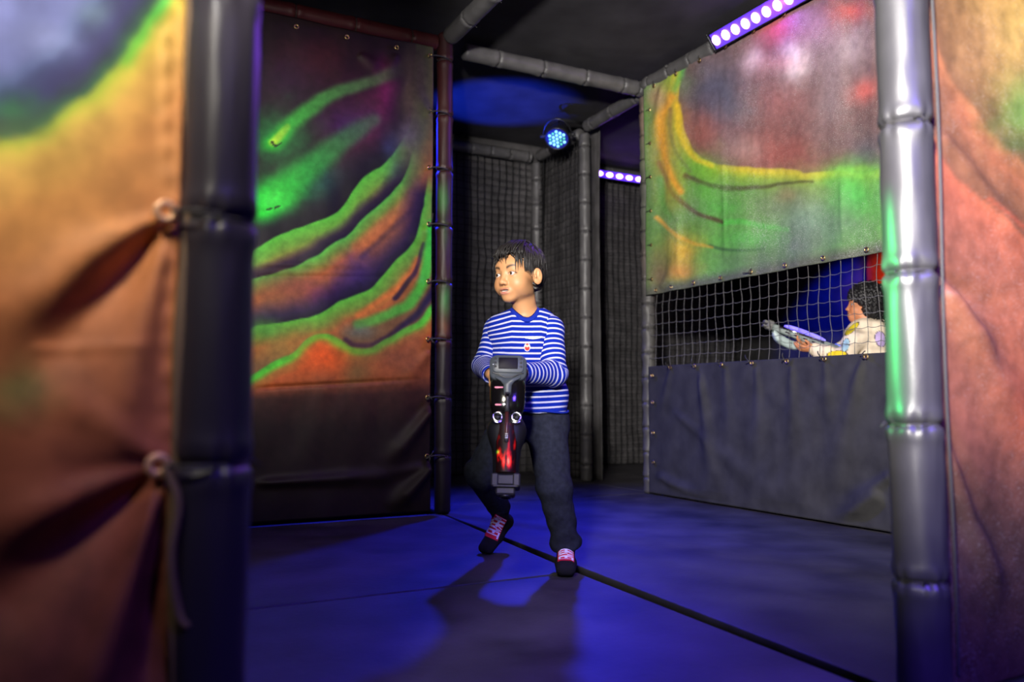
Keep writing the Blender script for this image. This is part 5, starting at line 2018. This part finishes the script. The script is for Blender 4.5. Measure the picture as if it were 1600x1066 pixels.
# spine between the two halves
mb = MB()
V, F = tube([G(0, y, 0.0335) for y in (0.090, 0.100, 0.104, 0.116, 0.120, 0.150)], [0.0085, 0.0085, 0.0060, 0.0060, 0.0078, 0.0070], 12)
mb.add(V, F)
gobj(mb, 'spine', M['darkgray'])
gobj(MB().add(*box(G(0, 0.099, 0.040), 0.010, 0.010, 0.004, np.array([gx, ga, gn]), 0.001)), 'bright_catch', M['chrome'])
mb = MB().add(*tube([G(0, 0.146, 0.028), G(0, 0.20, 0.030), G(0, 0.244, 0.0285)], [0.0060, 0.0055, 0.0050], 12))
gobj(mb, 'barrel_rod', mat('red_grey_rod', (0.055, 0.014, 0.013), 0.35), label='thin rod running into the red chamber')
gobj(MB().add(*tube([G(0, 0.226, 0.0325), G(0, 0.246, 0.0315)], 0.0072, 10)), 'rod_tip', M['darkgray'])
mk = MB()
for k in range(3):
    mk.add(*box(G(0, 0.222 + 0.006 * k, 0.0385), 0.009, 0.0032, 0.002, np.array([gx, ga, gn])))
gobj(mk, 'white_mark', mat('white_print', (0.5, 0.5, 0.56), 0.6))
# pink lit slots on the left half
for yy in (0.071, 0.127):
    gobj(MB().add(*box(G(-0.0270, yy, 0.0305 if yy < 0.1 else 0.0295), 0.026 - (0.006 if yy > 0.1 else 0), 0.0042, 0.006, np.array([gx, ga, gn]), 0.0015)), 'light_slot', M['pink'])
# chrome eye rings
for sx in (-1, 1):
    ct = G(sx * 0.0285, 0.164, 0.026)
    A3x = np.array([gx, ga, gn])
    rg_o = gobj(MB().add(*torus(ct, 0.0135, 0.0026, A3x, 24, 8)), 'chrome_ring', M['chrome'])
    gobj(MB().add(*ball(ct - gn * 0.006, (0.0125, 0.0125, 0.008), 16, 8, A3x)), 'ring_well', M['gloss'], rg_o)
    gobj(MB().add(*ball(ct + gn * 0.001 + ga * 0.003, (0.0050, 0.0050, 0.005), 12, 8, A3x)), 'ring_stud', M['darkgray'], rg_o)
    arc = [ct + gx * 0.0165 * math.cos(a) + ga * (0.0155 * math.sin(a) + 0.004) + gn * 0.002 for a in np.linspace(0.25, math.pi - 0.25, 10)]
    gobj(MB().add(*tube(arc, [0.002, 0.0032, 0.0042, 0.0048, 0.005, 0.005, 0.0048, 0.0042, 0.0032, 0.002], 8)), 'chrome_lip', M['chrome'], rg_o)
# red lit chamber window on the front
nu, nv = 41, 81
uu, vv = np.meshgrid(np.linspace(-1, 1, nu), np.linspace(0, 1, nv))
uu, vv = uu.ravel(), vv.ravel()
yy = 0.186 + 0.150 * vv
hwid = np.interp(yy, [0.18, 0.205, 0.23, 0.26, 0.30, 0.34], [0.026, 0.029, 0.029, 0.028, 0.027, 0.027])
P3 = np.array([G(u * hw, y, 0.0272 - 0.012 * abs(u) ** 2.4 - 0.004 * max(0, (y - 0.26) / 0.08)) for u, hw, y in zip(uu, hwid, yy)])
yc = (yy - 0.186) / 0.150
fl = fbm(uu * 3.1, yc * 5, 5, 4)
inten = np.exp(-((yc - 0.76) / 0.16) ** 2) * np.exp(-((uu - 0.12 + 0.10 * fl) / 0.42) ** 2) * 1.3
inten += 0.9 * np.exp(-((yc - 0.66) / 0.12) ** 2 - ((uu + 0.62) / 0.20) ** 2)
inten += 0.55 * np.exp(-((yc - 0.38) / 0.12) ** 2 - ((uu + 0.72) / 0.14) ** 2)
inten += 0.45 * np.exp(-((yc - 0.45) / 0.22) ** 2 - ((uu - 0.72) / 0.16) ** 2)
inten += 0.35 * np.exp(-((yc - 0.12) / 0.20) ** 2 - (uu / 0.16) ** 2)
inten += 0.35 * np.exp(-((yc - 0.55) / 0.25) ** 2 - ((uu - 0.25) / 0.12) ** 2)
inten = np.clip((inten - 0.10) * (0.62 + 1.0 * fl) * np.clip((1 - yc) * 8, 0, 1), 0, 1.6)
Ecol = np.stack([inten * 1.05, 0.075 * inten ** 2.2, 0.055 * inten ** 2.2], 1)
gr = np.exp(-((yc - 0.585) / 0.028) ** 2 - ((uu + 0.80) / 0.11) ** 2)
Ecol += gr[:, None] * np.array([0.05, 0.32, 0.02])
lc = obj('light_chamber', place(P3), grid_faces(nu, nv), M['flame'], gun, col=Ecol, label='glowing red flame-shaped light')
solid(lc, 0.004, -1)
# muzzle block
mb = MB()
A3x = np.array([gx, ga, gn])
mb.add(*box(G(0, 0.357, -0.008), 0.066, 0.034, 0.060, A3x, 0.005))
for sx in (-1, 1):
    mb.add(*box(G(sx * 0.032, 0.358, -0.004), 0.022, 0.040, 0.060, A3x, 0.004))
mb.add(*box(G(0, 0.388, -0.008), 0.058, 0.026, 0.050, A3x, 0.005))
mb.add(*box(G(0, 0.377, 0.004), 0.074, 0.007, 0.044, A3x, 0.002))
gobj(mb, 'muzzle', M['darkgray'], smooth=False)
gobj(MB().add(*torus(G(0, 0.402, -0.008), 0.017, 0.004, np.array([gx, gn, ga]), 24, 8)), 'muzzle_ring', M['plastic'])
# grips behind the body
for sx in (-1, 1):
    mb = MB().add(*tube([G(sx * 0.030, -0.010, -0.036), G(sx * 0.036, 0.0, -0.066), G(sx * 0.032, 0.045, -0.074), G(sx * 0.026, 0.078, -0.060), G(sx * 0.024, 0.092, -0.036)], [0.010, 0.0125, 0.0135, 0.0125, 0.010], 12))
    gobj(mb, 'handle', M['darkgray'])


# ================================================================== the child behind the netted window
def simple_person(label, head_c, yaw, torso, arms, hip, jacket_col, trouser_m, skin, curly, hscale=1.0, loc=None, roll=0.0, pitch=0.0):
    H = Head(head_c, yaw, pitch, roll, hscale)
    Bd = Body()
    H.add(Bd)
    nk = torso[0]
    Bd.u(cap(H(0, -0.028, -0.06), nk, 0.036, 0.042), 0.02)
    Bd.u(cap(nk, hip, 0.075, 0.085), 0.04)
    feet = []
    for s in (-1, 1):
        k = hip + H.A[0] * 0.06 * s
        kn = np.array([k[0], k[1], 0.30])
        an = np.array([k[0], k[1], 0.07])
        Bd.u(cap(k, kn, 0.055, 0.042), 0.02)
        Bd.u(cap(kn, an, 0.040, 0.026), 0.015)
        tip = an + norm(H.A[1] * np.array([1, 1, 0])) * 0.11 + np.array([0, 0, -0.045])
        Bd.u(cap(an + np.array([0, 0, -0.035]), tip, 0.030, 0.022), 0.015)
        feet.append((k, kn, an, tip))
    for a in arms:
        Bd.u(cap(a['sh'], a['el'], 0.032, 0.027), 0.02)
        Bd.u(cap(a['el'], a['wr'], 0.026, 0.018), 0.01)
        hand(Bd, a['wr'], a['dir'], a['n'], a['side'], a['curl'], a['thumb'])
    pts = [head_c, nk, hip] + [a[k] for a in arms for k in ('el', 'wr', 'sh')] + [f[3] for f in feet] + [f[2] for f in feet]
    lo, hi = np.min(pts, 0) - 0.16, np.max(pts, 0) + 0.16
    lo[2] = -0.01
    V, Q = Bd.mesh(lo, hi, 0.0042)
    V[:, 2] = np.maximum(V[:, 2], 0.0)
    p = obj('person', place(V), Q, M['skin'], col=H.skin_colour(V, skin), loc=place(np.array([hip[0], hip[1], 0.0])))
    tag(p, label, 'person')
    eyes(p, H, (0, 0))
    # jacket
    Jk = Body()
    Jk.u(cap(nk + H.A[0] * 0.085 + np.array([0, 0, -0.05]), nk - H.A[0] * 0.085 + np.array([0, 0, -0.05]), 0.052, 0.052), 0.03)
    Jk.u(cap(nk + np.array([0, 0, -0.06]), hip, 0.118, 0.125), 0.04)
    for a in arms:
        Jk.u(cap(a['sh'], a['el'], 0.056, 0.052), 0.03)
        Jk.u(cap(a['el'], a['wr'] - norm(a['wr'] - a['el']) * 0.01, 0.050, 0.040), 0.02)
    Jk.s(ell(nk + np.array([0, 0, 0.045]), (0.055, 0.055, 0.055)), 0.008)
    Jk.d(lambda P: 0.004 * np.sin(P @ np.array([28.0, 33, 46])) + 0.003 * np.sin(P @ np.array([-51.0, 22, 60])))
    V, Q = Jk.mesh(lo, hi, 0.0055)
    V = relax(V, Q, 1)
    jk = obj('jacket', place(V), Q, M['jacket'], p, col=jacket_col(V))
    # trousers and shoes
    Tr = Body()
    Tr.u(cap(feet[0][0], feet[1][0], 0.085, 0.085), 0.03)
    for f in feet:
        Tr.u(cap(f[0], f[1], 0.068, 0.055), 0.03)
        Tr.u(cap(f[1], f[2] + np.array([0, 0, 0.01]), 0.055, 0.046), 0.02)
    V, Q = Tr.mesh(lo, hi, 0.007)
    obj('trousers', place(V), Q, trouser_m, p)
    for f in feet:
        Sh = Body()
        Sh.u(cap(f[2] + np.array([0, 0, -0.036]), f[3], 0.035, 0.028), 0.01)
        V, Q = Sh.mesh(np.minimum(f[2], f[3]) - 0.08, np.maximum(f[2], f[3]) + 0.08, 0.005)
        V[:, 2] = np.maximum(V[:, 2], 0.0)
        obj('shoe', place(V), Q, M['sock'], p)
    if curly:
        Hb = Body()
        Hb.u(H.ell((0, -0.022, 0.056), (0.102, 0.112, 0.094)), 0.01)
        Hb.u(H.ell((0.0, -0.075, -0.030), (0.088, 0.062, 0.092)), 0.03)
        for sx in (-1, 1):
            Hb.u(H.ell((sx * 0.070, -0.028, -0.012), (0.036, 0.054, 0.066)), 0.02)
        Hb.d(lambda P: 0.0045 * np.sin(P @ np.array([150.0, 90, 110])) * np.sin(P @ np.array([-80.0, 160, 130])) + 0.003 * np.sin(P @ np.array([240.0, -200, 180])))
        Hb.i(lambda P: H.inv(P)[..., 1] - np.interp(H.inv(P)[..., 2], [-0.13, -0.05, -0.004, 0.010, 0.05, 0.3], [-0.02, 0.020, 0.040, 0.105, 0.2, 0.2]), 0.006)
        V, Q = Hb.mesh(head_c - 0.22, head_c + 0.22, 0.0042)
        hr = obj('hair', place(V), Q, M['curly'], p, label='full curly black hair')
        mb = MB()
        rg = np.random.default_rng(8)
        for i in range(170):
            a, b = rg.uniform(1.3, 5.0), rg.uniform(-0.14, 0.10)
            rr = 0.100 if b > -0.04 else 0.095
            q = np.array([0.092 * math.sin(a), -0.032 + rr * math.cos(a) - (0.03 if b < 0 else 0), b])
            if b > 0.05:
                q[:2] *= 0.85
            t = np.linspace(0, 1, 16)
            cv = np.stack([q[0] + 0.010 * np.cos(t * 12 + i) * (0.4 + t), q[1] + 0.010 * np.sin(t * 12 + i) * (0.4 + t), q[2] - 0.045 * t], 1)
            V, F = tube([H(*k) for k in cv], 0.0032 * (1 - 0.6 * t), 5)
            mb.add(place(V), F)
        mb.obj('curl', M['curly'], hr)
    else:
        Hb = Body()
        Hb.u(H.ell((0, -0.024, 0.042), (0.080, 0.094, 0.082)), 0.01)
        Hb.i(lambda P: H.inv(P)[..., 1] - np.interp(H.inv(P)[..., 2], [-0.06, 0.0, 0.05, 0.07, 0.3], [-0.03, 0.0, 0.04, 0.2, 0.2]), 0.006)
        V, Q = Hb.mesh(head_c - 0.16, head_c + 0.16, 0.005)
        obj('hair', place(V), Q, M['hair'], p, label='short black hair')
    return p, H


DK = 4.36
gh = L(1349, 478, DK)
sh_near, el_near, wr_near = L(1338, 530, DK - 0.08), L(1316, 562, DK - 0.12), L(1273, 546, DK - 0.06)
sh_far, el_far, wr_far = L(1352, 524, DK + 0.14), L(1300, 560, DK + 0.14), L(1268, 538, DK + 0.02)


def patch_jacket(V):
    C = np.tile(lin((232, 214, 190)), (len(V), 1))
    W = to_world(V)
    X, Y = proj(W)
    near = V[:, 1] < DK * 0.0 + 9

    def ov(x, y, rx, ry, col, ang=0.0):
        dx, dy = X - x, Y - y
        a, b = math.cos(ang), math.sin(ang)
        d = np.hypot((dx * a + dy * b) / rx, (-dx * b + dy * a) / ry)
        C[d < 1.0] = lin((50, 40, 50))
        C[d < 0.90] = lin(col)
    ov(1331, 514, 15, 4.5, (222, 200, 44), -0.75)
    ov(1321, 540, 6, 12, (170, 206, 216), 0.3)
    ov(1376, 530, 9, 13, (196, 172, 222), -0.3)
    ov(1308, 555, 17, 7.5, (226, 196, 40), -0.05)
    ov(1268, 567, 8, 10, (176, 206, 206), 0.3)
    ov(1360, 565, 14, 8, (222, 200, 44), 0.3)
    return C


girl, HG = simple_person('child with curly black hair and cream patchwork jacket aiming behind the net', gh, math.radians(-100),
                         [L(1357, 507, DK)], [dict(sh=sh_near, el=el_near, wr=wr_near, dir=(-1, 0.1, 0.05), n=(0.1, 0.5, 0.9), side=(0.0, -0.85, 0.5), curl=(0.3, 0.45, 0.3), thumb=(0.7, 0.4, 0.4)),
                                              dict(sh=sh_far, el=el_far, wr=wr_far, dir=(-1, -0.1, 0.2), n=(0.0, -0.6, 0.75), side=(0.0, 0.8, 0.5), curl=(0.3, 0.5, 0.4), thumb=(0.7, 0.4, 0.4))],
                         L(1364, 640, DK + 0.02), patch_jacket, M['jersey'], lin((205, 135, 95)), True, 0.89, pitch=math.radians(6))

third, HT = simple_person('person in a white top, mostly hidden by the black front post', L(1400, 497, 4.88), math.radians(-70),
                          [L(1404, 525, 4.88)], [dict(sh=L(1388, 545, 4.82), el=L(1386, 600, 4.80), wr=L(1384, 650, 4.74), dir=(-0.1, -0.1, -1), n=(0.9, 0, 0), side=(0, -1, 0), curl=(0.3, 0.4, 0.3), thumb=(0.7, 0.4, 0.4)),
                                                dict(sh=L(1440, 545, 4.96), el=L(1442, 600, 4.98), wr=L(1440, 650, 4.96), dir=(0.1, -0.1, -1), n=(-0.9, 0, 0), side=(0, -1, 0), curl=(0.3, 0.4, 0.3), thumb=(0.7, 0.4, 0.4))],
                          L(1408, 655, 4.90), lambda V: np.tile(lin((214, 210, 214)), (len(V), 1)), M['jersey'], lin((205, 140, 105)), False, 0.96)

# ---- her blaster: grey toy, violet lights, held level with a little upward tilt
b0, b1 = L(1333, 557, DK), L(1196, 507, DK + 0.03)
ba = norm(b1 - b0)
bu = norm(np.array([0, 0, 1.0]) - ba * ba[2])
bs = np.cross(ba, bu)
if bs[1] > 0:
    bs = -bs
BL = np.linalg.norm(b1 - b0)


def K(t, u, s):
    """t along 0..1, u up, s toward the viewer"""
    return b0 + ba * BL * t + bu * u + bs * s


bl = thing('toy_blaster', 'grey toy blaster with violet lights aimed by the child behind the net', 'toy blaster', place(b0))


def kloft(rows, n=24, ex=2.6):
    V, F = [], []
    th = np.linspace(0, 2 * np.pi, n, endpoint=False)
    R = smooth_poly(np.array(rows, float) * np.array([1, 1, 1, 1]), 4)
    for t, uc, hu, hs in R:
        for a in th:
            c0, s0 = math.cos(a), math.sin(a)
            V.append(K(t, uc + math.copysign(abs(s0) ** (2 / ex), s0) * hu, math.copysign(abs(c0) ** (2 / ex), c0) * hs))
    m = len(R)
    F = [(i * n + j, i * n + (j + 1) % n, (i + 1) * n + (j + 1) % n, (i + 1) * n + j) for i in range(m - 1) for j in range(n)]
    F += [tuple(range(n)), tuple(range((m - 1) * n, m * n))[::-1]]
    return V, F


def kobj(V, F, name, m, **k):
    return obj(name, place(np.array(V)), F, m, bl, **k)


AK = np.array([ba, bu, bs])
kobj(*kloft([(0.04, 0.0, 0.018, 0.020), (0.15, 0.000, 0.024, 0.024), (0.35, 0.000, 0.024, 0.026), (0.55, 0.000, 0.021, 0.026), (0.80, 0.0, 0.019, 0.024), (0.93, 0.0, 0.017, 0.022)], ex=4.0), 'body', M['greydet'])
kobj(*kloft([(0.56, -0.030, 0.010, 0.018), (0.60, -0.052, 0.022, 0.022), (0.70, -0.056, 0.024, 0.024), (0.82, -0.046, 0.024, 0.024), (0.88, -0.030, 0.018, 0.020), (0.90, -0.020, 0.012, 0.016)]), 'foregrip', mat('pale_grey_plastic', (0.36, 0.44, 0.43), 0.4), label='pale grey foregrip')
V, F = box(K(0.955, 0.003, 0), 0.034, 0.050, 0.044, AK, 0.005)
mz = kobj(V, F, 'muzzle', mat('grey_muzzle', (0.13, 0.125, 0.12), 0.5), smooth=False)
for uu_ in (0.014, -0.010):
    V, F = box(K(1.005, uu_, 0), 0.024, 0.014, 0.036, AK, 0.003)
    obj('muzzle_prong', place(V), F, bpy.data.materials['grey_muzzle'], mz, smooth=False)
kobj(*kloft([(0.34, 0.028, 0.004, 0.012), (0.42, 0.031, 0.009, 0.014), (0.60, 0.033, 0.010, 0.014), (0.74, 0.031, 0.009, 0.014), (0.80, 0.028, 0.004, 0.012)], ex=4.0), 'top_light', M['blueglow'], label='violet lit top strip')
V, F = tube([K(0.36, 0.011, 0.026), K(0.86, 0.010, 0.024)], 0.0065, 8)
kobj(V, F, 'silver_rail', M['chrome'])
for k in range(4):
    V, F = box(K(0.46 + 0.10 * k, -0.006, 0.0265), 0.026, 0.010, 0.004, AK, 0.0015)
    kobj(V, F, 'side_rib', mat('silver_grey', (0.45, 0.45, 0.50), 0.3, metal=0.6) if k == 0 else bpy.data.materials['silver_grey'])
kobj(*kloft([(-0.02, 0.004, 0.014, 0.014), (0.06, 0.014, 0.020, 0.020), (0.14, 0.022, 0.014, 0.020), (0.22, 0.026, 0.008, 0.016)]), 'rear_light', mat('pale_blue_indicator', (0.2, 0.3, 0.8), 0.3, emit=(0.10, 0.13, 0.8), estr=0.6), label='blue lit rear cap')
V, F = tube([K(0.30, -0.02, 0), K(0.27, -0.06, 0), K(0.24, -0.10, 0)], [0.016, 0.017, 0.015], 12)
kobj(V, F, 'handle', M['darkgray'])

# red painted sheet on the wall beyond
P, s, q, F = sheet_grid((5.66, 4.60, 0.9), (0, -1.9, 0), (0, 0, 1.5), 120, 90)
c = Canvas(s * 300, q * 240, (70, 18, 22), 4, 71)
c.blob(40, 120, 40, 60, (150, 50, 40), 0.9)
c.blob(90, 80, 50, 40, (170, 44, 30), 0.8)
c.blob(20, 60, 30, 30, (190, 80, 40), 0.8)
c.blob(190, 140, 60, 60, (110, 34, 40), 0.8)
P[:, 0] -= 0.01 * fbm(s * 6, q * 5, 2, 3)
rs = obj('mural_sheet', P, F, M['paint'], col=c.linear(1.0), loc=(5.66, 3.5, 0.9))
solid(rs, 0.004, 1)
tag(rs, 'red and violet painted sheet seen through the netted window', 'mural')
